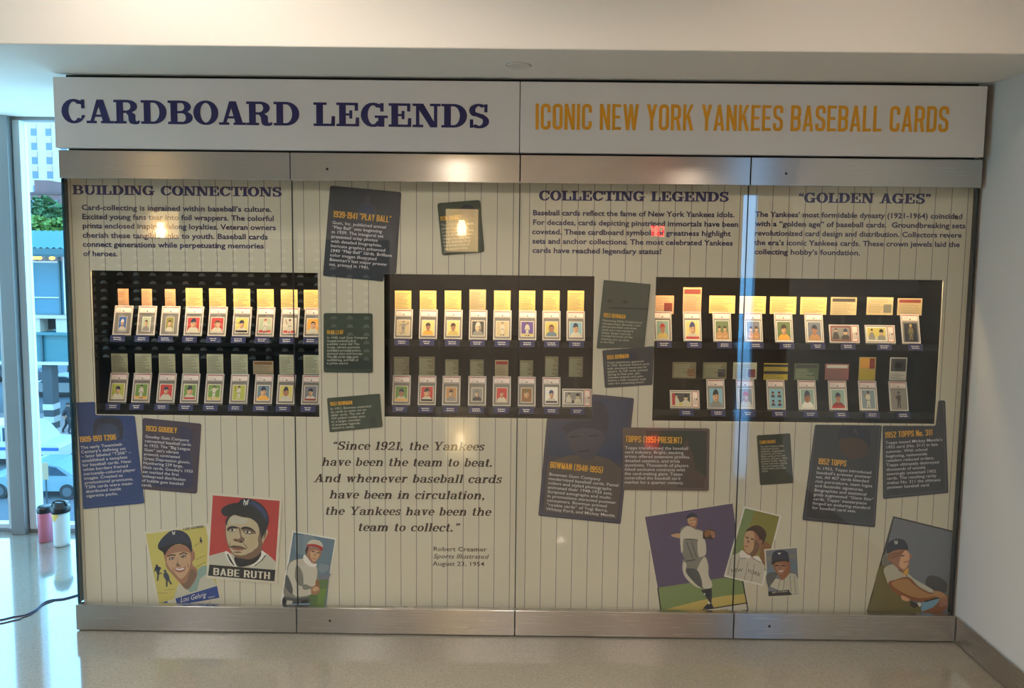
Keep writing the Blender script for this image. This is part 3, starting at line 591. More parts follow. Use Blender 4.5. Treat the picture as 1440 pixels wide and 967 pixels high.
placard([(200.5,587.3),(283,595.6),(276.8,694),(198.8,687.3)], 'plum_board', 0, 'plum tilted placard next to the bright blue one',
    ('1933 GOUDEY', (204.8,605.5), (249.5,608.9), 7.6),
    (['Goudey Gum Company','reinvented baseball cards','in 1933. The \u201cBig League','Gum\u201d set\u2019s vibrant','artwork contrasted','Great Depression gloom.','Numbering 239 large,','thick cards, Goudey\u2019s 1933','set marked the first','widespread distribution','of bubble gum baseball','cards.'], (203.9,615.2), (-.45,6.17), .088, 4.3, 70, 'pale_text'), GB,
    [('fade_plum', [(252,603),(258,600),(266,602),(271,612),(268,640),(272,675),(262,686),(208,681),(206,660),(232,640),(256,628)], 1)], r=3)
placard([(849,393.4),(915,399.4),(906.2,488.7),(838.9,490)], 'grey_green_board', 1, 'grey-green leaning placard with a dark line across, upper of two beside the wall-side opening',
    ('1953 BOWMAN', (848.2,445.6), (879.8,448.2), 6),
    (['Pioneering lifelike Kodachrome','transparencies, Bowman color','photos and black and white','cards set a new standard.','Simple designs had only','rounded facsimile art but','showing stars up close','in the field.'], (847.6,451.6), (-.45,4.3), .06, 3.2, 55, 'dim_text'), GB,
    [('fade_line', [(855,431.6),(912,433),(911.6,435.6),(890,434.8),(870,434.4),(856,433.2)]), ('fade_green', ell(858, 423, 4, 2.5)), ('fade_green', ell(879, 424, 4, 2.5))], r=2)
placard([(847,492.6),(920.0,486.6),(917.6,541),(850.5,545.3)], 'charcoal_board', 0, 'charcoal wide placard under the grey-green leaning one',
    ('1955 BOWMAN', (853.5,505.4), (884.7,503.0), 6),
    (['Color televisions appeared','in 1955. Bowman framed cards','with simulated wood sets for','players. Its 320 cards, printed','during its final year, also','showed umpires and pairs','before a rival company took','over the competing brand.'], (854,511.2), (.15,4.2), -.045, 3.2, 59, 'dim_text'), GB,
    [('fade_dark', [(880,503),(884,495),(893,493),(897,500),(897,508),(880,509)], 1)], r=2)
placard([(769.3,588.3),(831.8,588.9),(832.8,554),(891.8,559.8),(872.8,736.6),(756.9,724.9)], 'slate_board', 0, 'large slate-blue placard with a faded smiling cap portrait, under the middle opening',
    ('BOWMAN (1948-1955)', (773.4,657.4), (848.2,665.2), 9),
    (['Bowman Gum Company','modernized baseball cards. Pastel','colors and styled photographs','animated their 1948-1955 sets.','Scripted autographs and multi-','in promotions attracted postwar','consumers. Bowman printed','\u201crookie cards\u201d of Yogi Berra,','Whitey Ford, and Mickey Mantle.'], (771.8,668.2), (-.5,6.1), .1, 4.4, 98, 'pale_text'), GB,
    [('fade_blue', [(772,592),(832,591.5),(834.5,558),(888,563),(874,650),(770,640)]), ('fade_warm', [(770,650),(800,640),(838,640),(856,645),(875,660),(868,730),(800,722),(764,718)]), ('fade_head', [(797,607),(806,600),(836,600),(850,612),(848,625),(840,634),(834,645),(818,645),(804,632),(798,618)], 1),
     ('fade_dark', [(790,603),(796,597),(812,592),(833,589.5),(834,566),(842,564),(852,572),(856,588),(855,602),(851,608),(838,603),(818,602),(802,606),(797,610)], 1), ('fade_dark', [(801,613),(815,612),(816,614),(802,616)]), ('fade_dark', [(827,611),(841,611),(841,613.5),(828,614)]), ('fade_dark', [(812,634),(828,632),(829,634),(814,636)])],
    ('board_rim', [(889.5,563),(870.8,733),(759.5,722.3),(771.5,592)], .8), r=2.5)
placard([(875.8,600.8),(998,602.3),(996.7,690),(876.4,688.4)], 'brown_board', 1, 'wide brown placard overlapping the large slate-blue one',
    ('TOPPS (1951-PRESENT)', (879.4,621.2), (959.6,623.4), 9),
    (['Topps transformed the baseball','card industry. Bright, exciting','artists offered extensive profiles,','detailed statistics, and trivia','questions. Thousands of players','inked exclusive contracts with','the card-making giant. Topps','controlled the baseball card','market for a quarter century.'], (878.6,631.2), (-.05,6.04), .012, 4.4, 92, 'pale_text'), GB,
    [('fade_green', [(908,605),(994,606),(993,672),(960,671),(962,640),(910,624)]), ('fade_brown', [(962,622),(966,616),(968,624),(975,640),(978,660),(992,668),(990,686),(952,685),(950,672)])],
    ('board_rim', [(908,604),(995.6,604.6),(994.6,686.8),(950,686)], .8), r=3)
placard([(1064.3,612.1),(1111.3,609.1),(1115.5,679),(1069,682)], 'fade_green', 0, 'tiny dark green placard by itself under the wall-side opening',
    ('CARD BACKS', (1068.4,624), (1090.9,622.6), 4.6),
    (['On the reverse sides','collectors found','statistics, biographies,','cartoons and trivia.','Early cards promoted','tobacco and gum, while','postwar backs offered','career records, playing','tips and quizzes that','made every card read','twice.'], (1069.4,629), (.2,3.45), -.045, 2.7, 37, 'dim_text'), GB, r=2)
placard([(1146.4,597.0),(1240.2,597.8),(1230.6,741.4),(1128.3,731)], 'charcoal_board', 0, 'tall charcoal tilted placard with a faded cap portrait, under the wall-side opening',
    ('1952 TOPPS', (1150.2,652.2), (1190.2,655.6), 8.6),
    (['In 1952, Topps introduced','baseball\u2019s premier postwar','set. All 407 cards blended','rich portraiture, team logos','and facsimile signatures.','Biographies and statistical','grids augmented \u201cGiant Size\u201d','cards. Topps\u2019 masterpiece','forged an enduring standard','for baseball card sets.'], (1148.7,659.6), (-.77,6.17), .085, 4.3, 84, 'pale_text'), GB,
    [('fade_face', [(1180,620),(1190,614),(1210,614),(1222,620),(1220,634),(1212,644),(1196,645),(1184,636)], 1), ('fade_dark', [(1178,617),(1181,604),(1190,599),(1206,598.5),(1218,601),(1224,610),(1222,632),(1218,622),(1206,616),(1190,615)], 1), ('fade_head', [(1200,604),(1203,602),(1207,610),(1204,611)])],
    ('board_rim', [(1147.5,600),(1132,727.8),(1228,737.6),(1237.2,600)], 1.0), r=2.5)
placard([(1241.4,598.4),(1315.9,598.6),(1319.8,563),(1329.3,562.8),(1333.8,693),(1242,701.6)], 'charcoal_board', 0, 'charcoal placard at the wall end, notched around the corner of the opening',
    ('1952 TOPPS No. 311', (1244.5,615.6), (1311.8,611.8), 8.6),
    (['Topps issued Mickey Mantle\u2019s','1952 card (No. 311) in late','summer. With school','beginning, nationwide','retailers reduced orders.','Topps ultimately destroyed','thousands of unsold,','seemingly unwanted 1952','cards. The resulting rarity','makes No. 311 the ultimate','postwar baseball card.'], (1245.2,624.4), (.24,6.25), -.06, 4.3, 80, 'pale_text'), GB, None,
    ('board_rim', [(1244.5,602),(1245,697.8),(1330,689.8),(1326.5,566)], 1.0), r=2.5)

# ------------------------------------------------------------------ enlarged cards
GE = 'enlarged printed cards along the bottom of the panel'
def zoomer(x0, y0, k): return lambda x, y: (x0+x/k, y0+y/k)
def big_card(Z, corners, level, label, shapes, paper='ink_paper', texts=(), r=0):
    o, yf = board('enlarged_card', [Z(*q) for q in corners], paper, level, label, 'card print', GE, r)
    art(o, yf, 'printed_picture', Z, shapes)
    if texts:
        for font, t_, a, b, cap, m_, sh in texts:
            mb = MB(); put_text(mb, font, t_, Z(*a), Z(*b), cap, m_, yf-.0003-.00002*(len(shapes)+3), 0, sh)
            mb.build('lettering', o)
    return o
def ny(cx, cy, s, col='white'):        # interlocked N and Y on a cap
    out = []
    for a, b in (((-.5,.6),(-.5,-.6)), ((-.5,-.6),(.5,.6)), ((.5,.6),(.5,-.6)), ((-.7,-.8),(0,0)), ((.7,-.8),(0,0)), ((0,0),(0,.85))):
        out += [(col, q) for q in line([(cx+a[0]*s, cy+a[1]*s), (cx+b[0]*s, cy+b[1]*s)], s*.2)]
    return out
Z = zoomer(195, 725, 7.438)
big_card(Z, [(55,165),(730,80),(868,880),(195,960)], 0, 'yellow enlarged card of a smiling man in dark cap, blue banner below', [
    ('yellow', [(75,190),(700,108),(820,720),(380,860),(330,880),(215,918)]),
    ('ink', line([(580,320),(630,285),(705,250)], 4)[0]), ('ink', line([(600,460),(700,412)], 4)[0]), ('ink', line([(600,535),(700,482)], 4)[0]), ('ink', line([(190,810),(300,806)], 3)[0]), ('ink', line([(280,775),(380,765)], 3)[0]),
    ('teal', [(500,770),(600,600),(640,540),(700,520),(740,560),(700,640),(610,790),(520,800)], 1),
    ('jersey', [(370,860),(395,770),(425,705),(470,745),(512,772),(560,790),(612,775),(640,660),(700,610),(770,640),(822,735),(390,868)]),
    ('teal', [(512,772),(620,690),(640,600),(610,780),(540,800)]),
    ('skin2', [(262,395),(300,330),(430,300),(540,320),(572,365),(588,400),(585,455),(562,480),(570,520),(612,560),(598,660),(510,772),(425,695),(340,600),(292,540),(278,470)], 1),
    ('skin', [(300,420),(360,390),(470,375),(535,395),(545,470),(530,540),(500,610),(440,660),(380,600),(320,540),(292,480)], 1),
    ('fshade', [(545,560),(600,590),(592,660),(512,765),(450,710),(500,690)], 1),
    ('capblue', [(200,325),(208,290),(240,240),(290,190),(345,155),(410,150),(475,168),(530,220),(556,300),(556,380),(540,370),(500,310),(430,290),(360,310),(310,350),(272,410),(252,378),(212,352)], 1),
    ('ink', [(205,340),(255,330),(330,300),(420,282),(520,300),(552,370),(500,318),(430,296),(360,312),(310,352),(272,408),(250,375)], 1),
    ('hair', line([(300,425),(340,408),(385,412)], 14)[0]), ('hair', line([(340,408),(388,414)], 14)[0]), ('hair', line([(425,405),(470,385),(500,390)], 13)[0]), ('hair', line([(468,386),(512,398)], 12)[0]),
    ('hair', ell(345, 447, 30, 15, -12)), ('white', ell(347, 449, 18, 7, -12)), ('hair', ell(350, 449, 8)), ('hair', ell(468, 425, 30, 14, -14)), ('white', ell(468, 427, 17, 6, -14)), ('hair', ell(468, 427, 8)),
    ('fshade', [(395,440),(408,470),(390,525),(430,530),(440,518),(420,505)], 1), ('lips', [(375,545),(430,548),(490,530),(480,570),(430,590),(392,578)], 1), ('white', [(385,548),(432,553),(480,540),(468,560),(430,570),(396,563)], 1),
    ('skin2', ell(572, 408, 14, 34, 10)), ('fshade', line([(350,540),(372,585)], 7)[0]), ('fshade', line([(512,500),(520,540)], 7)[0]),
    ('capblue', ell(190, 522, 13)), ('capblue', [(172,535),(205,528),(240,545),(225,560),(215,600),(245,590),(240,605),(212,612),(205,680),(190,680),(195,620),(180,570),(158,595)], 0), ('capblue', ell(276, 578, 14)), ('capblue', [(258,600),(292,588),(318,625),(325,670),(350,712),(335,720),(305,675),(300,745),(286,740),(284,670),(262,640)], 0),
    ('capblue', ell(648, 230, 8)), ('capblue', [(640,242),(660,242),(664,275),(660,292),(650,270),(640,290)]),
    ('banner', [(385,865),(820,732),(845,857),(400,937)]), ('banner', [(215,918),(300,890),(305,945),(222,950)])] + ny(365, 180, 24), texts=(
    ('sans', 'Lou Gehrig', (435,905), (715,845), 7.5, 'ink_white', .5), ('cond', 'LOU GEHRIG', (470,152), (684,122), 3.4, 'ink_ink', 0), ('sans', 'says', (722,862), (800,848), 2.6, 'ink_white', .4)))
Z = zoomer(280, 685, 6.907)
big_card(Z, [(107,52),(806,108),(758,935),(70,882)], 1, 'red enlarged card of a man in navy cap, name on a black band', [
    ('red', [(133,77),(783,131),(744,730),(98,668)]),
    ('jersey', [(98,664),(180,642),(255,622),(310,640),(420,700),(560,650),(605,612),(660,645),(700,680),(743,722),(739,805),(95,752)]),
    ('ink', [(340,690),(360,668),(440,676),(545,640),(608,600),(600,660),(560,718),(500,752),(420,772),(372,764),(350,730)], 1),
    ('white', [(248,632),(272,620),(300,648),(352,735),(362,768),(330,765),(285,715)], 1), ('white', [(606,612),(650,655),(600,720),(530,762),(500,766),(560,720),(602,660)], 1),
    ('ink', [(268,650),(280,645),(318,712),(345,760),(336,762),(300,720)]), ('ink', [(642,655),(652,660),(612,712),(545,762),(530,764),(600,712)]),
    ('fshade', [(258,330),(300,270),(400,265),(520,280),(600,370),(625,425),(640,470),(622,540),(612,570),(604,620),(560,668),(490,700),(420,690),(362,680),(322,645),(290,592),(266,520),(254,440)], 1),
    ('flesh', [(264,350),(285,300),(340,268),(400,282),(490,292),(545,330),(578,380),(582,440),(570,500),(575,560),(540,610),(480,640),(420,665),(360,660),(330,640),(300,598),(276,530),(262,450)], 1),
    ('fshade', [(345,654),(420,660),(500,634),(556,590),(545,640),(470,676),(400,682),(350,668)], 1), ('jersey', [(300,300),(345,282),(400,296),(470,306),(450,350),(380,350),(310,350)], 1), ('sepia', [(462,500),(520,470),(562,500),(548,560),(505,600),(470,570)], 1),
    ('fshade', [(270,405),(300,378),(372,384),(380,400),(330,402),(285,428)], 1), ('fshade', [(412,402),(455,382),(520,404),(552,448),(520,452),(470,452),(430,432)], 1),
    ('ink', [(272,404),(298,380),(340,376),(374,388),(372,398),(320,396),(284,412)], 1), ('ink', [(410,392),(450,380),(500,392),(535,418),(550,440),(505,415),(450,402),(415,408)], 1),
    ('white', ell(324, 415, 26, 11, 2)), ('ink', ell(322, 414, 12)), ('white', ell(474, 434, 28, 11, 10)), ('ink', ell(470, 432, 12)), ('ink', line([(296,428),(350,430)], 4)[0]), ('ink', line([(445,448),(505,456)], 4)[0]),
    ('fshade', [(384,395),(402,400),(412,470),(440,495),(438,520),(412,540),(370,530),(340,518),(330,502),(352,498),(384,500),(400,480)], 1), ('flesh', [(352,470),(372,440),(388,470),(398,492),(380,500),(355,495)], 1), ('ink', ell(352, 514, 12, 6)), ('ink', ell(408, 528, 17, 8, 10)),
    ('fshade', [(292,582),(330,562),(400,568),(450,590),(460,602),(400,596),(330,592)], 1), ('ink', [(294,580),(332,572),(400,580),(456,598),(400,588),(332,581)], 1), ('lips', [(318,592),(360,594),(420,598),(440,602),(400,612),(340,606)], 1), ('fshade', [(330,628),(380,622),(415,630),(372,640)], 1),
    ('fshade', line([(430,540),(470,590)], 9)[0]), ('fshade', line([(300,540),(290,575)], 8)[0]),
    ('flesh', [(622,430),(650,412),(668,420),(664,452),(645,490),(630,520),(618,545),(610,500)], 1), ('fshade', [(632,440),(652,425),(650,460),(628,500)], 1),
    ('ink', [(256,350),(262,310),(290,278),(335,266),(300,292),(278,330),(268,368)], 1), ('ink', [(560,330),(600,370),(655,400),(640,440),(622,470),(612,500),(600,470),(590,420)], 1),
    ('ink', [(214,232),(222,205),(260,178),(320,155),(380,146),(412,115),(475,108),(560,136),(630,190),(668,262),(678,330),(664,385),(640,425),(612,430),(590,395),(560,345),(500,302),(420,288),(350,268),(300,278),(250,280),(222,256)], 1),
    ('capblue', [(400,150),(420,118),(475,112),(555,140),(625,196),(662,265),(670,330),(640,330),(600,260),(540,200),(470,165)], 1), ('capmid', [(500,140),(560,160),(630,215),(658,285),(640,290),(600,235),(545,185)], 1),
    ('ink', [(99,750),(742,802),(731,912),(87,857)])] + [(c_, [(x+.15*(140-y)*1.2, y) for x, y in q]) for c_, q in ny(455, 147, 36)], texts=(
    ('cond', 'BABE RUTH', (137,850), (696,893), 10.4, 'ink_paper', 0),))
Z = zoomer(385, 735, 7.44)
big_card(Z, [(196,84),(653,162),(528,905),(58,905)], 0, 'enlarged card of a man in a white sweater and old flat cap against blue sky', [
    ('sky', [(205,98),(640,175),(590,480),(545,900),(85,900)]), ('sky2', [(240,130),(420,150),(400,260),(300,330),(230,300),(220,200)], 1), ('sky2', [(480,430),(560,440),(580,470),(520,520),(470,500)], 1), ('slate', [(450,560),(600,530),(570,600),(450,600)]),
    ('grass', [(440,600),(572,588),(522,900),(300,900),(340,760)]), ('green', [(470,700),(550,680),(520,900),(440,900)]),
    ('wshade', [(150,430),(210,385),(310,370),(330,330),(420,420),(455,440),(470,640),(480,700),(400,740),(300,800),(110,760),(130,560)], 1),
    ('wool', [(165,430),(220,388),(315,372),(350,380),(380,440),(440,450),(455,520),(430,660),(380,660),(330,640),(300,660),(320,700),(400,690),(390,745),(280,770),(210,750),(130,620),(140,520)], 1),
    ('wshade', [(240,440),(300,520),(310,640),(290,660),(250,640),(220,560)], 1), ('dshade', [(130,540),(170,600),(200,700),(180,740),(120,660)], 1), ('white', [(318,330),(350,360),(400,420),(450,430),(430,460),(370,450),(310,390)], 1),
    ('dshade', [(110,770),(240,790),(360,780),(370,840),(200,850),(95,850)], 1), ('ink', [(95,780),(130,790),(120,860),(88,862)]), ('ink', [(290,810),(360,805),(358,835),(292,838)]), ('lblue', [(130,850),(380,840),(350,900),(110,900)]), ('wool', [(140,810),(200,815),(190,850),(130,850)]),
    ('skin2', [(395,680),(440,650),(478,665),(480,720),(440,750),(395,740)], 1), ('skin', [(405,690),(440,665),(470,680),(465,705),(420,715)], 1), ('brown', [(440,600),(470,600),(478,660),(440,660)], 1),
    ('skin2', [(340,290),(380,255),(450,265),(495,290),(490,340),(460,380),(420,425),(385,400),(350,350)], 1), ('skin', [(380,300),(440,285),(480,310),(460,370),(420,405),(390,370)], 1), ('hair', ell(412, 298, 20, 6, 8)), ('hair', ell(465, 312, 18, 6, 10)), ('fshade', [(430,310),(440,340),(425,350)]), ('lips', line([(405,372),(440,378)], 8)[0]),
    ('hair', [(330,290),(350,240),(365,260),(350,300),(340,330)], 1), ('wool', [(352,225),(370,190),(420,175),(475,185),(505,215),(512,255),(440,232),(370,240)], 1), ('capred', [(350,228),(390,220),(450,226),(505,250),(515,275),(495,290),(450,255),(385,245),(352,250)], 1)], paper='ink_white')
Z = zoomer(895, 695, 5.688)
big_card(Z, [(62,174),(770,66),(900,905),(885,960),(195,990)], 0, 'large enlarged card of a pitcher in full uniform against purple above green field', [
    ('purple', [(68,180),(768,72),(855,690),(170,745)]), ('field', [(172,745),(700,665),(855,690),(872,800),(200,925)]), ('sand', [(205,925),(500,850),(700,810),(872,795),(888,870),(620,910),(560,925),(400,960),(205,960)]), ('paper', [(560,918),(885,872),(894,925),(560,975)]),
    ('ink', line([(170,745),(198,950)], 10)[0]), ('ink', line([(850,690),(892,925)], 10)[0]), ('ink', line([(560,918),(890,866)], 9)[0]), ('ink', line([(380,945),(560,918)], 7)[0]), ('ink', line([(600,960),(894,925)], 9)[0]),
    ('skin', [(285,320),(350,312),(356,350),(285,335)], 1), ('wshade', [(350,290),(400,250),(470,270),(535,295),(530,350),(560,440),(540,500),(420,535),(360,460)], 1),
    ('wool', [(355,300),(400,255),(440,260),(470,280),(530,300),(520,365),(470,355),(380,360),(372,450),(358,460),(350,360)], 1), ('wool', [(490,370),(545,360),(556,470),(500,500)], 1), ('dshade', line([(400,380),(450,510)], 8)[0]), ('dshade', line([(440,375),(480,505)], 7)[0]), ('dshade', line([(378,358),(470,362)], 7)[0]),
    ('hair', [(535,300),(575,280),(620,285),(635,320),(610,360),(570,355),(535,350)], 1), ('brown', [(550,290),(590,285),(600,310),(570,340),(545,330)], 1), ('skin2', [(590,290),(625,300),(628,340),(605,345)], 1),
    ('wshade', [(372,520),(420,530),(545,495),(578,560),(580,650),(608,700),(600,750),(525,752),(500,735),(420,680),(372,610)], 1), ('wool', [(376,540),(400,560),(395,620),(440,680),(515,745),(480,740),(405,680),(370,610)], 1), ('wool', [(480,620),(540,500),(572,560),(578,650),(605,710),(595,748),(535,745),(510,680)], 1), ('dshade', [(395,600),(480,600),(520,680),(520,745),(450,690)], 1), ('dshade', line([(395,535),(470,520)], 12)[0]),
    ('skin2', [(405,190),(425,165),(470,170),(488,205),(476,262),(440,255),(412,230)], 1), ('skin', [(415,195),(450,185),(475,205),(465,245),(440,245),(418,225)], 1), ('capblue', [(400,195),(408,165),(440,148),(475,158),(490,185),(450,178)], 1), ('hair', ell(436, 206, 8, 4)), ('hair', ell(462, 204, 8, 4)), ('lips', line([(432,232),(460,230)], 6)[0]),
    ('night', [(515,765),(600,748),(604,800),(600,870),(620,910),(530,915),(560,880),(590,868),(550,810)], 0), ('white', [(535,795),(552,788),(548,805)]), ('white', [(570,852),(592,868),(580,880)])], paper='ink_paper', texts=(('sans', 'MAGGIO', (565,962), (735,935), 4.6, 'ink_ink', 0),))
Z = zoomer(1010, 700, 6.446)
big_card(Z, [(232,75),(572,160),(405,795),(52,712)], 1, 'olive enlarged card of a bareheaded man in a collared shirt lettered NEW YORK', [
    ('olive', [(243,92),(555,168),(430,660),(110,560)]), ('field', [(243,92),(330,115),(200,500),(120,520)]), ('brown', [(400,400),(480,440),(430,600),(380,560)], 1),
    ('wool', [(68,700),(105,520),(170,505),(215,470),(300,520),(372,550),(425,620),(398,780)]), ('wshade', line([(200,520),(150,720)], 5)[0]), ('wshade', line([(270,590),(235,745)], 5)[0]), ('wshade', line([(330,600),(300,760)], 5)[0]), ('wshade', line([(120,540),(90,690)], 5)[0]),
    ('skin2', [(232,380),(250,310),(300,290),(370,320),(400,400),(370,470),(330,535),(290,530),(240,480)], 1), ('skin', [(232,400),(252,315),(310,300),(330,360),(325,440),(290,500),(245,475)], 1), ('hair', [(250,300),(285,268),(350,245),(410,275),(436,330),(415,400),(385,420),(370,360),(330,305),(290,295)], 1), ('fshade', [(330,380),(375,420),(360,480),(315,530),(280,515),(320,460)], 1), ('hair', ell(262, 358, 16, 6, 15)), ('hair', ell(310, 372, 18, 6, 10)), ('fshade', [(270,370),(285,400),(262,410)]), ('lips', line([(240,432),(270,440)], 8)[0]), ('skin2', ell(385, 400, 14, 26, 20)),
    ('white', [(215,475),(245,500),(300,530),(250,548),(205,545),(195,510)], 1), ('white', [(310,540),(360,525),(395,580),(350,575)], 1), ('ink', line([(205,548),(250,545),(300,535)], 5)[0]), ('ink', line([(310,545),(385,585)], 6)[0])], paper='ink_white', texts=(('sans', 'NEW', (112,672), (222,668), 5.2, 'ink_hair', 0), ('sans', 'YORK', (258,672), (378,712), 5.6, 'ink_hair', 0)))
big_card(Z, [(417,465),(720,440),(742,880),(448,900)], 2, 'small enlarged card of a tanned man in pinstripes and navy cap with a name bar', [
    ('slate', [(432,475),(712,452),(732,872),(456,890)]), ('sky', [(440,640),(712,580),(716,660),(442,690)]), ('wshade', [(440,540),(500,530),(480,560),(442,565)], 1), ('wshade', [(640,510),(700,520),(690,545),(645,540)], 1), ('dshade', [(440,690),(540,680),(470,800),(448,800)], 1),
    ('jersey', [(470,800),(520,730),(580,740),(640,680),(700,690),(726,740),(730,868),(640,874)], 0), ('wshade', line([(560,740),(540,830)], 6)[0]), ('wshade', line([(600,735),(590,830)], 6)[0]), ('wshade', line([(650,690),(660,850)], 6)[0]), ('wshade', line([(690,700),(700,860)], 6)[0]),
    ('dskin', [(500,600),(520,560),(620,555),(650,590),(655,650),(640,690),(580,745),(545,700),(510,650)], 1), ('skin2', [(515,600),(560,590),(610,600),(615,640),(580,690),(545,680)], 1), ('hair', ell(532, 612, 22, 7, -5)), ('hair', ell(590, 612, 22, 7, 5)), ('fshade', [(555,610),(570,640),(550,645)]), ('white', line([(550,664),(590,660)], 8)[0]), ('dskin', [(585,680),(640,640),(640,690),(585,742)], 1),
    ('capblue', [(485,570),(490,510),(520,480),(580,472),(625,490),(640,530),(640,580),(580,555),(520,570),(492,600)], 1), ('ink', [(485,580),(540,560),(600,555),(645,575),(600,572),(530,580),(495,605)], 1), ('white', [(540,492),(555,500),(570,490),(560,510),(548,510)]), ('ink', [(452,848),(640,830),(650,855),(665,862),(665,880),(456,890)])], paper='ink_paper', texts=(('sans', 'ED FORD', (490,862), (630,850), 2.2, 'ink_paper', 0),))
Z = zoomer(1210, 715, 6.236)
big_card(Z, [(288,66),(836,193),(828,600),(770,960),(40,960)], 0, 'slate-grey enlarged card of a batter swinging, at the wall end of the panel', [
    ('slate', [(296,80),(830,206),(822,600),(762,950),(85,950),(190,520)]), ('dgrey', [(600,590),(690,600),(760,660),(740,740),(640,720),(570,660)], 1), ('lblue', [(560,800),(700,790),(640,900),(540,900)], 1), ('lead', [(790,600),(824,560),(800,760),(750,740)]),
    ('olivecoat', [(160,520),(240,490),(300,560),(330,640),(450,800),(520,860),(500,950),(85,950),(110,740)], 1), ('wshade', [(190,430),(235,390),(250,480),(195,500)], 1),
    ('jersey', [(205,530),(270,488),(340,520),(400,590),(420,620),(330,630),(250,660),(225,610)], 1), ('ink', line([(330,530),(420,590),(560,700)], 8)[0]), ('jersey', [(420,570),(480,620),(640,715),(600,730),(480,660),(415,600)], 1),
    ('dskin', [(245,650),(300,625),(420,600),(520,690),(640,745),(735,745),(780,820),(700,920),(540,950),(540,905),(640,860),(690,790),(560,815),(440,800),(300,735)], 1), ('tan', [(270,655),(400,615),(480,675),(600,745),(700,740),(620,775),(500,780),(380,740)], 1), ('tan', [(640,720),(720,735),(760,790),(720,800),(650,760)], 1), ('skin2', [(690,790),(740,780),(775,830),(700,860)], 1), ('ink', line([(560,815),(690,780)], 12)[0]),
    ('salmon', [(360,760),(430,790),(420,810),(370,800)], 1), ('white', [(500,825),(535,830),(520,860)], 1), ('dgrey', [(440,810),(500,840),(480,870),(440,850)], 1),
    ('skin2', [(238,420),(260,370),(330,350),(400,360),(420,385),(450,405),(455,430),(430,440),(425,500),(395,560),(350,540),(290,490),(245,450)], 1), ('salmon', [(360,390),(400,365),(430,400),(420,480),(385,530),(340,500),(350,440)], 1), ('dskin', [(245,400),(340,375),(390,360),(340,420),(260,440)], 1), ('hair', ell(368, 412, 20, 6, -10)), ('lips', line([(380,470),(425,460)], 8)[0]), ('orange', [(370,570),(420,520),(410,580)], 1),
    ('capblue', [(232,385),(238,310),(290,270),(360,265),(405,300),(418,355),(380,350),(320,352),(260,375)], 1), ('ink', [(232,388),(300,355),(380,345),(425,362),(380,358),(310,362),(250,388)], 1)] + ny(312, 296, 22), paper='ink_dgrey')

# ------------------------------------------------------------------ graded cards, printed backs and captions on the shelves
LEAN = math.radians(-14.5)
def base_parts(wide):
    W_, H_ = (.082, .134) if not wide else (.134, .082)
    h = MB(); t = .006; a, b = -W_/2, W_/2
    h.box((a, -.001, 0), (b, .003, H_), 'plastic_grey')
    e = .0045
    for q in (((a, -t/2, 0), (a+e, .003, H_)), ((b-e, -t/2, 0), (b, .003, H_)), ((a+e, -t/2, 0), (b-e, .003, e)), ((a+e, -t/2, H_-e), (b-e, .003, H_))): h.box(*q, 'plastic')
    if wide: h.box((b-.036, -t/2, e), (b-.0335, 0, H_-e), 'plastic')
    else: h.box((a+e, -t/2, H_-.034), (b-e, 0, H_-.0315), 'plastic')
    l = MB()
    if wide:
        l.box((b-.032, -.0022, .006), (b-.006, -.001, H_-.006), 'flip_red'); l.box((b-.0305, -.0026, .0085), (b-.0085, -.0022, H_-.0085), 'flip_white')
        for k in range(4): l.box((b-.028+k*.005, -.0028, .016), (b-.0265+k*.005, -.0026, .045+.006*(k % 2)), 'ink_dgrey')
        l.box((b-.016, -.003, H_/2-.003), (b-.010, -.0026, H_/2+.003), 'ink_dgrey')
    else:
        l.box((a+.006, -.0022, H_-.030), (b-.006, -.001, H_-.006), 'flip_red'); l.box((a+.0066, -.0026, H_-.0294), (b-.0066, -.0022, H_-.0088), 'flip_white')
        for k in range(3): l.box((a+.011, -.0028, H_-.0160-k*.005), (a+.030+.006*(k % 2), -.0026, H_-.0152-k*.005), 'ink_lead')
        l.box((-.003, -.003, H_-.027), (.003, -.0026, H_-.022), 'ink_dgrey')
    return h, l
PROT = {}
def proto(key, fn):
    if key not in PROT: PROT[key] = fn()
    o = PROT[key]
    return o
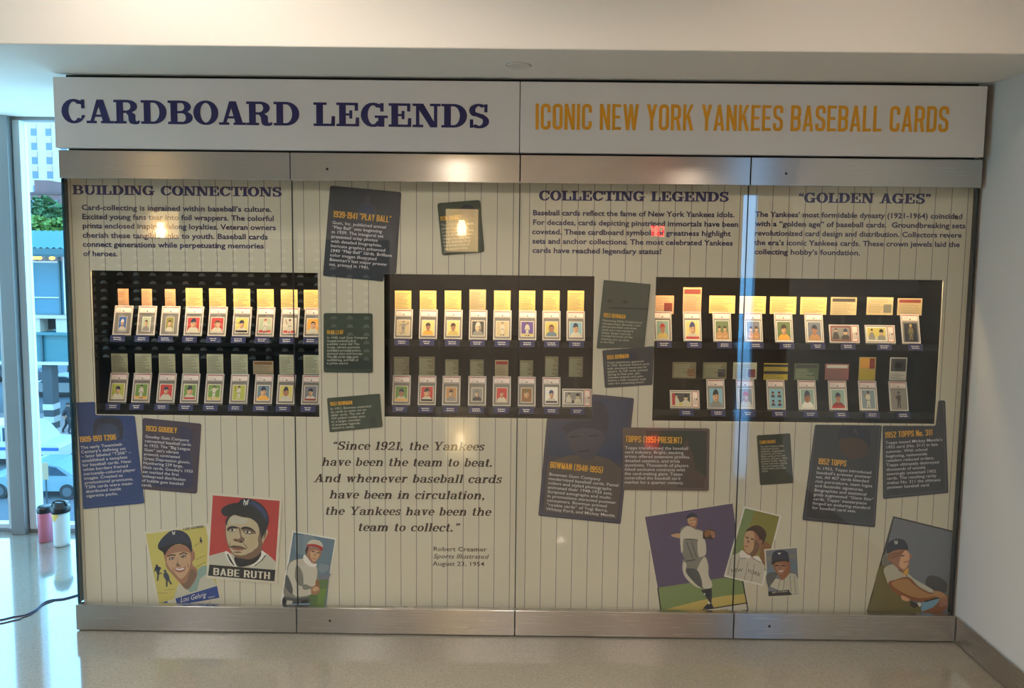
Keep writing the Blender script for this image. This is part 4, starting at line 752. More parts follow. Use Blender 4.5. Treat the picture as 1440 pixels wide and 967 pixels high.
def slab_art(kind, w_, h_, cols, z0, x0=0, border='ink_white', flip=1, r=None):
    """a small printed card in the slab's own frame"""
    mb = MB(); lay = [0]
    I = lambda c_: c_ if c_ in MATS else 'ink_'+c_
    def put(pts, c_):
        lay[0] += 1; mb.poly([(x0+flip*(p[0]-.5)*w_, -.0022-.00008*lay[0], z0+p[1]*h_) for p in pts], I(c_))
    E = lambda cx, cy, rx, ry=None: [(cx+rx*math.cos(i*math.pi/8), cy+(ry or rx*w_/h_)*math.sin(i*math.pi/8)) for i in range(16)]
    mb.box((x0-w_/2, -.0021, z0), (x0+w_/2, -.001, z0+h_), I(border))
    m_ = .055; put([(m_, m_*w_/h_), (1-m_, m_*w_/h_), (1-m_, 1-m_*w_/h_), (m_, 1-m_*w_/h_)], cols[0])
    bg_, skin, cap, shirt = cols[:4]; gr = cols[4] if len(cols) > 4 else None
    if kind in ('bust', 'big'):
        s = 1.0 if kind == 'bust' else 1.3; cy = .55
        put([(.1,.05),(.12,.2),(.3,.34),(.5,.38),(.7,.34),(.88,.2),(.9,.05)], shirt)
        if gr: put([(.055,.05),(.945,.05),(.945,.17),(.055,.17)], gr)
        put([(.42,.3),(.58,.3),(.6,.45),(.4,.45)], 'skin2'); put(E(.5, cy, .17*s, .19*s), skin); put(E(.56, cy-.03*s, .09*s, .14*s), 'fshade' if skin in ('flesh', 'grey') else 'skin2'); put(E(.47, cy-.01, .11*s, .15*s), skin)
        for ex_ in (.44, .55): put(E(ex_, cy+.03, .022*s, .013*s), 'hair')
        put([(.44,cy-.1*s),(.56,cy-.1*s),(.54,cy-.12*s),(.46,cy-.12*s)], 'lips')
        if cap: put([(.31-.05*(s-1),cy+.07*s),(.33,cy+.19*s),(.42,cy+.27*s),(.55,cy+.28*s),(.66,cy+.2*s),(.69,cy+.06*s),(.5,cy+.12*s)], cap); put([(.24,cy+.06*s),(.36,cy+.12*s),(.55,cy+.13*s),(.5,cy+.07*s)], cap)
        else: put([(.33,cy+.04),(.34,cy+.17),(.45,cy+.24),(.6,cy+.22),(.68,cy+.12),(.66,cy+.02),(.6,cy+.13),(.42,cy+.13)], 'hair')
    elif kind in ('bat', 'stand', 'throw'):
        if gr: put([(.055,.05),(.945,.05),(.945,.2),(.055,.2)], gr)
        put([(.34,.1),(.44,.1),(.5,.36),(.52,.12),(.64,.1),(.64,.16),(.6,.16),(.6,.5),(.4,.5),(.4,.3)], shirt); put([(.38,.46),(.62,.46),(.64,.72),(.5,.76),(.36,.72)], shirt); put([(.38,.45),(.62,.45),(.62,.48),(.38,.48)], 'dgrey')
        put(E(.5, .81, .075, .07), skin); put([(.41,.82),(.43,.9),(.52,.93),(.59,.88),(.6,.82)], cap or 'hair')
        if kind == 'bat': put([(.36,.7),(.26,.6),(.3,.55),(.42,.62)], shirt); put([(.28,.55),(.32,.58),(.2,.9),(.14,.9)], 'brown'); put([(.62,.7),(.46,.56),(.3,.54),(.32,.6),(.5,.64)], shirt)
        elif kind == 'throw': put([(.62,.7),(.84,.8),(.86,.75),(.64,.6)], shirt); put(E(.87, .79, .05), 'brown'); put([(.38,.7),(.2,.56),(.16,.6),(.36,.74)], shirt); put([(.42,.1),(.28,.06),(.3,.12)], 'ink')
        else: put([(.36,.7),(.3,.44),(.36,.43),(.42,.6)], shirt); put([(.64,.7),(.7,.44),(.64,.43),(.58,.6)], shirt); put([(.36,.06),(.45,.06),(.45,.14),(.38,.14)], 'ink'); put([(.55,.06),(.66,.06),(.64,.14),(.55,.14)], 'ink')
    elif kind == 'duo':
        if gr: put([(.055,.05),(.945,.05),(.945,.42),(.055,.42)], gr)
        for cx in (.3, .68): put([(cx-.2,.06),(cx-.2,.32),(cx-.08,.46),(cx+.1,.46),(cx+.2,.32),(cx+.2,.06)], shirt); put(E(cx, .58, .1, .11), skin); put([(cx-.11,.6),(cx-.09,.7),(cx+.03,.74),(cx+.11,.66),(cx+.11,.6)], cap or 'hair'); put([(cx-.16,.2),(cx+.1,.26),(cx+.18,.2),(cx,.12)], skin)
    elif kind == 'quad':
        for cx, cy in ((.28,.72),(.72,.72),(.28,.3),(.72,.3)):
            put([(cx-.19,cy-.17),(cx+.19,cy-.17),(cx+.19,cy+.19),(cx-.19,cy+.19)], cols[0]); put([(cx-.14,cy-.17),(cx-.1,cy-.06),(cx+.1,cy-.06),(cx+.14,cy-.17)], shirt); put(E(cx, cy+.02, .08, .08), skin); put([(cx-.1,cy+.04),(cx-.06,cy+.12),(cx+.06,cy+.12),(cx+.1,cy+.04)], cap)
    elif kind == 'wide':      # landscape: action at one side, portrait at the other
        if gr: put([(.055,.07),(.945,.07),(.945,.3),(.055,.3)], gr)
        put([(.1,.12),(.14,.5),(.22,.62),(.34,.6),(.42,.3),(.4,.12)], shirt); put(E(.27, .72, .06, .1), skin); put([(.21,.75),(.24,.86),(.31,.86),(.34,.75)], cap); put([(.54,.1),(.56,.34),(.66,.44),(.8,.44),(.9,.34),(.92,.1)], shirt); put(E(.73, .58, .1, .17), skin); put([(.62,.62),(.65,.8),(.74,.86),(.82,.8),(.84,.62)], cap)
        if len(cols) > 5: put([(.055,.1),(.2,.1),(.2,.9),(.055,.9)], cols[5])
    return mb
def back_sheet(w_, h_, col, ink, style=0):
    mb = MB(); mb.box((-w_/2, 0, 0), (w_/2, .0015, h_), 'ink_'+col)
    rnd = random.Random(int(w_*1e5)+len(col)*7+style)
    m_ = .06*w_; z = h_-.012; f = lambda a, b, c, d, k: mb.poly([(a, -.0003, b), (c, -.0003, b), (c, -.0003, d), (a, -.0003, d)], 'ink_'+k)
    if style == 1: f(-w_/2+m_, h_*.74, w_/2-m_, h_*.93, ink); z = h_*.66
    if style == 2: f(-w_/2, h_*.78, w_/2, h_*.93, ink); f(-w_/2, h_*.36, w_/2, h_*.52, ink); z = h_*.7
    if style == 3: f(-w_/2+m_, h_*.52, w_*.1, h_*.95, 'orange'); f(w_*.12, h_*.52, w_/2-m_, h_*.95, ink); f(-w_/2+m_, h_*.06, w_/2-m_, h_*.48, 'backyel'); z = -1
    if style == 4: f(-w_/2+m_, h_*.4, w_/2-m_, h_*.95, ink); f(-w_*.2, h_*.5, w_*.2, h_*.8, 'olivecoat'); z = h_*.3
    if style == 5: f(w_*.14, h_*.12, w_/2-m_, h_*.6, ink)
    while z > .006:
        a = -w_/2+m_; f(a, z-.0016, a+(w_-2*m_)*(.5+.5*rnd.random()), z, 'lead' if col not in ('backolive', 'backgreen') else 'backgrey'); z -= .0058
    return mb
CAPH = .029
def caption_part(w_):
    a = MB().box((-w_/2, 0, 0), (w_/2, .0015, CAPH), 'navy_board'); return a
def caption_text(seed):
    r_ = random.Random(seed); mb = MB()
    for z, wid in ((.0170, .032+.008*r_.random()), (.0085, .024+.012*r_.random())):
        x = -wid/2
        while x < wid/2-.003:
            e = min(wid/2, x+.004+.007*r_.random()); mb.poly([(x, -.0003, z), (e, -.0003, z), (e, -.0003, z+.0038), (x, -.0003, z+.0038)], 'ink_white'); x = e+.0022
    return mb
ORD = ['first', 'second', 'third', 'fourth', 'fifth', 'sixth', 'seventh', 'eighth', 'ninth']
CASES = ['window-side', 'middle', 'wall-side']
used = {}
HP = {False: base_parts(False), True: base_parts(True)}
HM = {}
def mesh_of(key, mb, nm):
    if key not in HM:
        o = mb.build(nm, origin=(0, 0, 0)); HM[key] = o.data; bpy.data.objects.remove(o)
    return HM[key]
def child(nm, data, parent):
    o = bpy.data.objects.new(nm, data); C.objects.link(o); o.parent = parent; return o
def put_slab(ci, ri, k, px, pyb, desc, kind, cols, size, wide=False, border='ink_white', flip=1):
    z = SHELF[ci][ri]; X = P(px, pyb, .10).x
    sh = 'upper' if ri == 0 else 'lower'
    r = empty('graded_card', (X, .10, z), 'graded card, %s, %s from window, %s shelf, %s opening' % (desc[2:] if desc.startswith('a ') else desc, ORD[k], sh, CASES[ci]), 'graded card', 'graded cards on the %s shelf of the %s opening' % (sh, CASES[ci]))
    r.rotation_euler = (LEAN, 0, 0)
    child('plastic_holder', mesh_of(('h', wide), HP[wide][0], 'plastic_holder'), r)
    child('grading_label', mesh_of(('l', wide), HP[wide][1], 'grading_label'), r)
    w_, h_ = size
    x0, z0 = (-.0165, (.082-h_)/2) if wide else (0, (.100-h_)/2)
    o = slab_art(kind, w_, h_, cols, z0, x0, border, flip).build('printed_card', origin=(0, 0, 0)); o.parent = r
    # caption on the shelf lip
    q = empty('caption_card', (X, .0615, z-.0262), 'navy caption card below the %s graded card, %s shelf, %s opening' % (ORD[k], sh, CASES[ci]), 'caption card', 'navy caption cards')
    q.rotation_euler = (math.radians(-12), 0, 0)
    child('caption_face', mesh_of(('c',), caption_part(.066), 'caption_face'), q)
    child('caption_text', mesh_of(('ct', (ci*31+ri*17+k) % 7), caption_text((ci*31+ri*17+k) % 7), 'caption_text'), q)
def put_back(ci, ri, k, px, pyt, w_px, h_px, col, ink, style, desc, side):
    sc = 3.39/1040; w_, h_ = w_px*sc, h_px*sc
    p = P(px, pyt, .175); z0 = p.z-h_
    sh = 'upper' if ri == 0 else 'lower'
    r = empty('card_reverse_print', (p.x, .175, SHELF[ci][ri]), '%s card reverse standing behind the %s graded card, %s shelf, %s opening' % (desc, ORD[k], sh, CASES[ci]), 'card reverse', 'printed card reverses on the %s shelf of the %s opening' % (sh, CASES[ci]))
    s_ = back_sheet(w_, h_, col, ink, style).build('printed_sheet', origin=(0, 0, 0)); s_.parent = r; s_.location = (0, 0, z0-SHELF[ci][ri])
    hh = z0-SHELF[ci][ri]
    a = MB(); g = .010
    a.box((-g, .0017, -.0005), (g, .0036, hh+h_*.8), 'acrylic').box((-g, .0036, -.0005), (g, .045, .001), 'acrylic').build('clear_stand', origin=(0, 0, 0)).parent = r
T2, GO, BW, TP = (.038, .068), (.060, .072), (.058, .076), (.066, .091)
S_ = 'skin'
ROWS = {
 (0, 0): (472, [(171,'a navy blue narrow portrait','bust',('bluebg',S_,'white','jersey'),T2,'ink_paper',1),(204.5,'a pale grey-green narrow portrait','bust',('mint',S_,None,'grey'),T2,'ink_white',1),(237.5,'an ochre narrow portrait','bust',('olive',S_,None,'wool'),T2,'ink_paper',1),
   (271,'a red portrait with dark hair','big',('red',S_,'capblue','jersey'),GO,'ink_paper',1),(304.5,'a red portrait facing the other way','big',('red',S_,None,'jersey'),GO,'ink_paper',-1),(339,'a yellow card of a batter resting','bust',('yellow',S_,'capblue','wool','ink'),GO,'ink_paper',1),(372,'a pale green full-length player on red','stand',('mint',S_,'capred','wool','red'),GO,'ink_paper',1),(406.5,'a white full-length batter on red','bat',('wool',S_,'capblue','jersey','red'),GO,'ink_paper',1),(439.5,'an orange-yellow portrait','big',('orange',S_,None,'jersey'),GO,'ink_paper',1)]),
 (0, 1): (566.5, [(164.5,'a yellow-green player with a mitt','bust',('ygreen',S_,'capblue','wool'),GO,'ink_paper',-1),(197.5,'a green standing player on orange','stand',('green',S_,'capblue','wool','orange'),GO,'ink_paper',1),(232.5,'a red card of a leaning player','bust',('red',S_,'capblue','jersey'),GO,'ink_paper',1),(265.8,'a green portrait over red','big',('green',S_,'capblue','jersey','red'),GO,'ink_paper',1),(300,'a green throwing pitcher','throw',('green',S_,'capblue','wool','sand'),GO,'ink_paper',1),(335,'a yellow-green small batter','bat',('ygreen',S_,'capblue','wool'),GO,'ink_paper',1),
   (369.5,'a blue and gold card, large cap','big',('sky',S_,'capblue','orange','orange'),GO,'ink_paper',1),(401.3,'a bright yellow portrait','big',('yellow','skin2','capblue','jersey'),GO,'ink_paper',1),(436,'a grey portrait with a red foot','bust',('slate',S_,'capblue','wool','maroon'),GO,'ink_paper',-1)]),
 (1, 0): (477, [(566.7,'a pale sepia running player','throw',('sepia','flesh','lead','grey'),GO,'ink_paper',1),(601.7,'an orange-cream batter','bust',('goldback','skin2','hair','orange'),GO,'ink_paper',1),(637,'an orange-cream batter again','bust',('goldback','skin2','hair','sand'),GO,'ink_paper',1),(672,'a black and white portrait','big',('dgrey','flesh','wool','grey'),GO,'ink_paper',1),(706.2,'a sepia standing player','stand',('sepia','flesh','lead','wool'),GO,'ink_paper',1),(741.3,'a violet card of a standing pitcher','stand',('violet',S_,'capblue','wool','yellow'),GO,'ink_paper',1),(775.4,'a yellow portrait of a bareheaded man','big',('yellow','skin2',None,'sky'),GO,'ink_paper',1),(809.6,'a light blue portrait','big',('lblue',S_,'capblue','wool'),GO,'ink_paper',1)]),
 (1, 1): (569.8, [(563.9,'a green batter on orange','bust',('green','skin2','capblue','jersey','orange'),GO,'ink_paper',-1),(600,'a red portrait in dark cap','big',('red',S_,'ink','jersey','ink'),GO,'ink_paper',1),(634.2,'a tan card of a small player','bust',('tan','flesh','hair','grey'),(.052,.068),'ink_paper',1),(670.6,'a black and white small portrait','bust',('grey','flesh','lead','dgrey'),(.052,.064),'ink_paper',1),(705.4,'a red small portrait','bust',('red',S_,'capred','wool'),(.052,.068),'ink_paper',1),(740.4,'a brown small portrait','big',('brown',S_,'olivecoat','brown'),(.052,.068),'ink_paper',1),(775.4,'a white-bordered portrait in blue cap','bust',('white',S_,'capmid','wool','dgrey'),BW,'ink_white',1),(811.3,'two black and white figures sideways','wide',('grey','flesh','ink','wool','dgrey'),(.088,.060),'ink_white',1)]),
 (2, 0): (480, [(932,'a teal portrait','bust',('teal','skin2','capred','sand'),(.060,.086),'ink_white',1),(974,'a large portrait in blue cap','big',('goldback',S_,'capmid','wool','red'),TP,'ink_white',1),(1016,'two crouching players at dusk','duo',('backgreen',S_,'hair','tan','olivecoat'),TP,'ink_white',1),(1060,'a tall player and a seated one','duo',('slate',S_,None,'tan'),TP,'ink_white',-1),(1103,'a seated player against dark green','bust',('backgreen',S_,'hair','orange'),TP,'ink_white',1),(1146,'a batter against blue sky','bust',('slate','skin2','capblue','tan'),TP,'ink_white',-1),
   (1188,'a grey landscape portrait in a maroon frame','wide',('grey',S_,'capblue','dgrey','lead'),(.092,.066),'ink_maroon',1),(1238.6,'a yellow landscape pair','wide',('yellow',S_,'ink','grey','wool'),(.092,.066),'ink_white',1),(1282,'a dark standing figure in grey border','stand',('night','tan','sand','olivecoat'),TP,'ink_grey',1)]),
 (2, 1): (576, [(963,'a yellow landscape pair with red face','wide',('dgrey','flesh','ink','wool','yellow','capred'),(.092,.066),'ink_paper',1),(1007,'a large tanned portrait in grey border','big',('lblue',S_,'ink','grey'),TP,'ink_grey',1),(1049,'a red player on grey','bust',('grey',S_,'capred','wool'),TP,'ink_white',-1),(1092,'four small portraits','quad',('lblue','skin2','ink','dgrey'),TP,'ink_mint',1),(1136,'a smiling player in helmet','big',('teal','dskin','capblue','white'),TP,'ink_white',1),(1179.3,'a catcher in red','bust',('teal','skin2','capblue','maroon','red'),TP,'ink_white',1),(1222,'a batter in blue and white','bat',('sky2','skin2','ink','wool'),TP,'ink_white',1),(1265,'a silvery grey standing batter','bat',('grey','lead','dgrey','dgrey'),TP,'ink_grey',1)]),
}
for (ci, ri), (py, row) in ROWS.items():
    for k, (px, desc, kind, cols, size, border, flip) in enumerate(row):
        put_slab(ci, ri, k, px, py, desc, kind, cols, size, kind == 'wide', border, flip)
BK = {
 (0, 0): [(173,405.8,15,27,'salmon','capred',0,'narrow salmon'),(206,406,14.5,27,'salmon','capred',0,'narrow salmon'),(239,406.3,14.8,26,'salmon','capred',0,'narrow salmon')] + [(x,405+.5*i,23.5,28,'goldback','brown',0,'golden cream') for i, x in enumerate((272.7,305.5,339.8,373,406.5,438.8))],
 (0, 1): [(x,497+.2*i,23.3,29,'backgrey','green',0,'grey-green') for i, x in enumerate((167.5,201,234.5,268,302,336.5))] + [(370,507.5,29,19,'sepia','brown',1,'short wide tan'),(403.3,498.6,21.5,28,'backgrey','green',0,'grey-green'),(438,499,23,28,'backgrey','green',0,'grey-green')],
 (1, 0): [(x,408.6 if i != 3 else 407,23.2,30,c_,'brown',0,d_) for i, (x, c_, d_) in enumerate(((566.8,'goldback','golden cream'),(602,'goldback','golden cream'),(637,'goldback','golden cream'),(671.8,'sepia','pale tan'),(706.5,'goldback','golden cream'),(741.3,'goldback','golden cream'),(775.6,'goldback','golden cream'),(810,'goldback','golden cream')))],
 (1, 1): [(564.5,501.5,22,28,'backolive','brown',0,'dull olive'),(600.3,501.5,22.5,28,'backolive','brown',0,'dull olive'),(635.3,505.2,19,25,'backolive','brown',0,'dull olive'),(670.6,505.4,19.5,25,'backolive','brown',0,'dull olive'),(705.5,506.2,19,24,'sepia','capred',1,'pale tan'),(740.4,506.5,19,24,'backolive','brown',0,'dull olive'),(776,501,19,29,'backolive','brown',0,'dull olive'),(810,501.5,20,29,'backolive','brown',0,'dull olive')],
 (2, 0): [(929,415.4,38,26,'salmon','maroon',5,'wide salmon'),(974,404,26,36,'salmon','maroon',1,'tall salmon'),(1016,415.6,36.5,25,'goldback','capred',0,'wide golden'),(1059,416.4,36.8,24.5,'goldback','capred',0,'wide golden'),(1101.8,417,36.8,24.5,'goldback','capred',0,'wide golden'),(1144.5,417.8,36.8,24.5,'goldback','capred',0,'wide golden'),(1187,417.8,36.5,25,'sepia','dgrey',1,'wide tan'),(1238,417.8,37,25,'sepia','lead',5,'wide tan'),(1280,419.4,34.5,24,'sepia','maroon',1,'wide brown-tan')],
 (2, 1): [(962.5,509,33.5,23,'backolive','brown',5,'wide olive'),(1005.5,509.3,33.5,24,'backolive','dgrey',5,'wide grey-olive'),(1048,509.5,33.5,24,'backgrey','maroon',5,'wide grey'),(1091.5,510.6,34,24,'backyel','night',2,'yellow and blue'),(1134.5,511,34.5,24,'backgreen','dgrey',1,'wide dark green'),(1177.5,511.6,33.5,23,'backrose','white',1,'wide rose'),(1220.5,502,23.5,34,'sand','maroon',3,'tall patterned yellow'),(1264,502.5,24,33,'white','dgrey',4,'tall dark photo')],
}
for (ci, ri), row in BK.items():
    for k, (px, py, a, b, col, ink, sty, desc) in enumerate(row): put_back(ci, ri, k, px, py, a, b, col, ink, sty, desc, 0)

# ================================================================== things on the floor by the window
mat('tumbler_pink', (206, 120, 140), .35, .2); mat('lid_black', (26, 26, 28), .35); mat('bottle_body', (214, 230, 236), .2); mat('bottle_yellow', (236, 206, 110), .4); mat('cable_navy', (34, 36, 74), .45)
p = PZ(65, 760, 0); c = (p.x, p.y, 0)
t_ = empty('tumbler', c, 'pink metal tumbler with black lid on the floor at the window', 'tumbler')
MB().lathe([(.036, 0), (.039, .004), (.040, .1), (.040, .172), (.039, .176)], c, 'tumbler_pink').build('body', t_, smooth=True)
MB().lathe([(.041, .174), (.042, .18), (.042, .192), (.038, .206), (.034, .210), (.01, .211)], c, 'lid_black').build('lid', t_, smooth=True)
p = PZ(87.5, 766, 0); c = (p.x, p.y, 0)
t_ = empty('water_bottle', c, 'pale clear bottle with black flip lid standing in front of the pink tumbler', 'water bottle')
MB().lathe([(.034, 0), (.041, .006), (.043, .02), (.044, .18), (.043, .196), (.046, .2)], c, 'bottle_body').build('body', t_, smooth=True)
MB().lathe([(.049, .198), (.050, .205), (.050, .226), (.046, .232), (.040, .234), (.039, .252), (.030, .256), (.01, .257)], c, 'lid_black').build('lid', t_, smooth=True)
a_ = MB(); cc = Vector(c)
a_.tube([cc+Vector((-.044, -.01, .23)), cc+Vector((-.03, -.015, .262)), cc+Vector((.0, -.015, .268)), cc+Vector((.03, -.012, .262)), cc+Vector((.04, -.01, .236))], .006, 'lid_black'); a_.build('carry_loop', t_, smooth=True)
l_ = MB(); n_ = 9
arc = [(-.9+1.1*i/n_) for i in range(n_+1)]
top = [cc+Vector((.0455*math.sin(a), -.0455*math.cos(a), .196)) for a in arc]; bot = [cc+Vector((.0455*math.sin(a), -.0455*math.cos(a), .150+.034*abs(a+.35)/.6)) for a in arc]
for i in range(n_): l_.poly([bot[i], bot[i+1], top[i+1], top[i]], 'bottle_yellow')
l_.build('yellow_label', t_)
cb = MB()
pts = [(-40, 876), (0, 872), (18, 868), (36, 865), (50, 858), (60, 849), (72, 844), (90, 842), (110, 836.5), (122, 833)]
def floor_curve(pts, dz): return [Vector((q.x, q.y, dz)) for q in (PZ(x, y, 0) for x, y in pts)]
sm = []
for i in range(len(pts)-1):
    p0, p1, p2, p3 = pts[max(i-1, 0)], pts[i], pts[i+1], pts[min(i+2, len(pts)-1)]
    for s in range(4):
        u = s/4; sm.append(tuple(.5*(2*p1[k]+(p2[k]-p0[k])*u+(2*p0[k]-5*p1[k]+4*p2[k]-p3[k])*u*u+(3*p1[k]-p0[k]-3*p2[k]+p3[k])*u**3) for k in (0, 1)))
cb.tube(floor_curve(sm, .0032), .0032, 'cable_navy'); cb.tube(floor_curve([(x, y+(5 if x < 30 else 2.5 if x < 75 else 1.2)) for x, y in sm], .0026), .0026, 'cable_navy')
tag(cb.build('power_cable', origin=tuple(floor_curve(sm, 0)[8]), smooth=True), 'thin dark navy twin cable winding across the floor to the display case', 'cable')

# ================================================================== ball wall behind the viewer, seen only as a reflection
mat('ball_leather', (226, 220, 206), .5); mat('stitch_red', (176, 52, 50), .5); mat('rack_dark', (58, 56, 54), .6)
rk = empty('ball_rack', (-3.2, -5.4, 0), 'dark standing wall rack of baseballs behind the viewer, mirrored in the glass', 'rack')
MB().box((-4.9, -5.5, 0), (-1.5, -5.36, 1.78), 'rack_dark').build('rack_panel', rk)
f_ = MB()
for j in range(14): f_.box((-4.88, -5.36, .345+.0955*j), (-1.52, -5.278, .350+.0955*j), 'rack_dark'); f_.box((-4.88, -5.278, .345+.0955*j), (-1.52, -5.274, .388+.0955*j), 'rack_dark')
f_.build('rack_ledges', rk)
bl = MB(); prof = [(max(.0005, .0365*math.sin(math.pi*i/10)), .0365*(1-math.cos(math.pi*i/10))) for i in range(11)]
bl.lathe(prof, (0, 0, 0), 'ball_leather', 16); bm_ = bl.build('baseball', origin=(0, 0, 0), smooth=True); bd = bm_.data; bpy.data.objects.remove(bm_)
for j in range(14):
    for i in range(17):
        o = bpy.data.objects.new('baseball', bd); C.objects.link(o); o.location = (-4.78+.19*i, -5.318, .3508+.0955*j)
        tag(o, 'white baseball on a ledge of the dark ball rack', 'baseball', 'baseballs on the dark rack')

# ================================================================== the street beyond the window
GZ = -9.2
noisy('asphalt', (71, 74, 80), .08, 3, .9); noisy('pavement', (129, 116, 118), .06, 2, .9); noisy('brick_far', (99, 73, 73), .12, 2, .9)
mat('teal', (28, 84, 93), .5); mat('teal_dark', (18, 62, 72), .55); mat('teal_panel', (39, 86, 105), .5); mat('teal_roof', (30, 81, 89), .5); mat('white_trim', (153, 155, 155), .5); mat('concrete', (142, 137, 129), .8); mat('steel_dark', (40, 49, 56), .7)
mat('amber', (255, 180, 60), .5, emit=(255, 176, 50), es=3.0); mat('tower_wall', (149, 147, 145), .8); mat('spandrel', (146, 122, 102), .8); mat('far_glass', (57, 78, 96), .2); mat('far_brown', (79, 60, 60), .8)
mat('car_white', (153, 157, 161), .25); mat('car_blue', (99, 122, 132), .25); mat('car_grey', (79, 85, 92), .25); mat('car_glass', (44, 60, 72), .1); mat('tyre', (26, 28, 30), .8); mat('hub', (96, 102, 108), .3, .6); mat('stripe_blue', (23, 72, 129), .4); mat('tail_red', (214, 40, 44), .3)
mat('coat_dark', (26, 30, 38), .8); mat('skin_far', (150, 110, 90), .6); mat('sign_tan', (135, 117, 92), .7); mat('bark', (86, 74, 62), .9)
noisy('leaf_dark', (46, 79, 39), .25, 2, .8); noisy('leaf_light', (78, 106, 39), .25, 2, .8)
struct(MB().box((-90, 14, GZ-.3), (40, 260, GZ), 'asphalt').build('street'))
sw = MB().box((-60, 34.0, GZ-.05), (20, 41.6, GZ+.14), 'pavement').build('sidewalk'); struct(sw)
Y0 = 36.8
def X_at(px, Y): return P(px, 480, Y).x
def Z_at(py, Y, px=75): return P(px, py, Y).z
# elevated station
st = empty('elevated_station', (X_at(40, Y0), Y0, GZ), 'teal elevated railway station with pitched roof and windbreak across the street', 'station')
xa, xb = X_at(-620, Y0), X_at(330, Y0)
g = MB().box((xa, Y0, Z_at(509, Y0)), (xb, Y0+.5, Z_at(468, Y0)), 'teal').box((xa, Y0-.25, Z_at(470.5, Y0)), (xb, Y0+.6, Z_at(466.5, Y0)), 'teal').box((xa, Y0-.25, Z_at(512, Y0)), (xb, Y0+.6, Z_at(508, Y0)), 'white_trim')
x = xa
while x < xb: g.box((x, Y0-.15, Z_at(509, Y0)), (x+.12, Y0, Z_at(468, Y0)), 'teal_dark'); x += 1.9
g.build('girder', st)
s_ = MB().box((xa, Y0-.3, Z_at(447, Y0)), (xb, Y0+8, Z_at(442.5, Y0)), 'concrete'); x = xa
while x < xb: s_.box((x, Y0-.2, Z_at(466.5, Y0)), (x+.75, Y0+.5, Z_at(447, Y0)), 'concrete'); x += 1.62
s_.box((xa, Y0+1.0, Z_at(466, Y0)), (xb, Y0+1.2, Z_at(447, Y0)), 'steel_dark'); s_.build('platform_deck', st)
wz0, wz1 = Z_at(442, Y0), Z_at(367, Y0)
wbk = MB().box((xa, Y0+.1, wz0), (xb, Y0+.2, wz1), 'teal_panel'); wbk.build('windbreak', st)
x = X_at(39, Y0)-9*1.82
for i in range(17):
    MB().box((x, Y0-.02, wz0), (x+.10, Y0+.1, wz1+.3), 'teal_dark').box((x+.28, Y0-.02, wz0), (x+.36, Y0+.1, wz1+.3), 'white_trim').box((x+.36, Y0+.02, Z_at(419, Y0)), (x+1.80, Y0+.1, Z_at(417.5, Y0)), 'white_trim').box((x+.36, Y0+.02, Z_at(369.5, Y0)), (x+1.8, Y0+.1, wz1), 'white_trim').build('windbreak_frame', st); x += 1.82
r_ = MB(); e0, e1 = Vector((0, Y0-1.2, Z_at(350, Y0-1.2))), Vector((0, Y0+3.5, Z_at(326, Y0+3.5))); n_ = 220
prof = []
for i in range(n_+1):
    xx = xa + (xb-xa)*i/n_; prof.append((xx, .10 if i % 2 else 0))
for i in range(n_):
    (x0, h0), (x1, h1) = prof[i], prof[i+1]
    r_.poly([(x0, e0.y, e0.z+h0), (x1, e0.y, e0.z+h1), (x1, e1.y, e1.z+h1), (x0, e1.y, e1.z+h0)], 'teal_roof')
r_.box((xa, e0.y-.06, e0.z-.3), (xb, e0.y+.05, e0.z+.02), 'teal_dark').box((xa, e0.y, e0.z-.4), (xb, e1.y, e0.z-.3), 'teal_dark'); r_.build('roof', st)
for px in (47, 54, 60, 78, 20, 100): 
    xx = X_at(px, Y0-.6); MB().lathe([(.05, -.16), (.13, -.12), (.13, -.02), (.06, 0)], (xx, Y0-.6, e0.z-.42), 'amber', 10).build('platform_lamp', st)
for px in (69, -60, -190, -320, -450, 210):
    xx = X_at(px, Y0+.3); cb_ = MB(); cb_.box((xx-.27, Y0, GZ), (xx+.27, Y0+.55, Z_at(509, Y0)), 'steel_dark')
    for k in range(3): cb_.box((xx-.30, Y0-.03, GZ+.1+.7*k), (xx+.30, Y0+.58, GZ+.42+.7*k), 'white_trim')
    cb_.build('column', st)
# buildings
def tower():
    Y = 127; xl, xr = X_at(5, Y), X_at(150, Y)
    b_ = empty('apartment_tower', (xl, Y, GZ), 'tall pale apartment tower with window columns behind the trees', 'building')
    MB().box((xl, Y, GZ), (xr, Y+14, Z_at(60, Y)), 'tower_wall').build('walls', b_)
    s_ = MB(); px = 19.5
    while px < 130:
        a, c_ = X_at(px-4, Y), X_at(px+4, Y); py = 130
        while py < 300:
            s_.box((a, Y-.1, Z_at(py+11, Y)), (c_, Y, Z_at(py+3, Y)), 'spandrel'); py += 20
        px += 20.2
    s_.build('spandrels', b_)
    px = 19.5
    while px < 130:
        a, c_ = X_at(px-4, Y), X_at(px+4, Y); py = 141
        while py < 290:
            MB().box((a, Y-.06, Z_at(py+10, Y)), (c_, Y, Z_at(py, Y)), 'far_glass').build('window', b_); py += 20
        px += 20.2
tower()
Y = 88; xl, xr = X_at(36, Y), X_at(150, Y)
b_ = empty('brick_building', (xl, Y, GZ), 'low red-brown brick building in front of the pale tower', 'building')
w2 = MB().box((xl, Y, GZ), (xr, Y+10, Z_at(271, Y)), 'brick_far').box((X_at(55, Y), Y+.4, GZ), (X_at(71, Y), Y+6, Z_at(253, Y)), 'brick_far').box((xl-.1, Y-.15, Z_at(273, Y)), (xr, Y+.2, Z_at(270, Y)), 'far_brown').build('walls', b_)
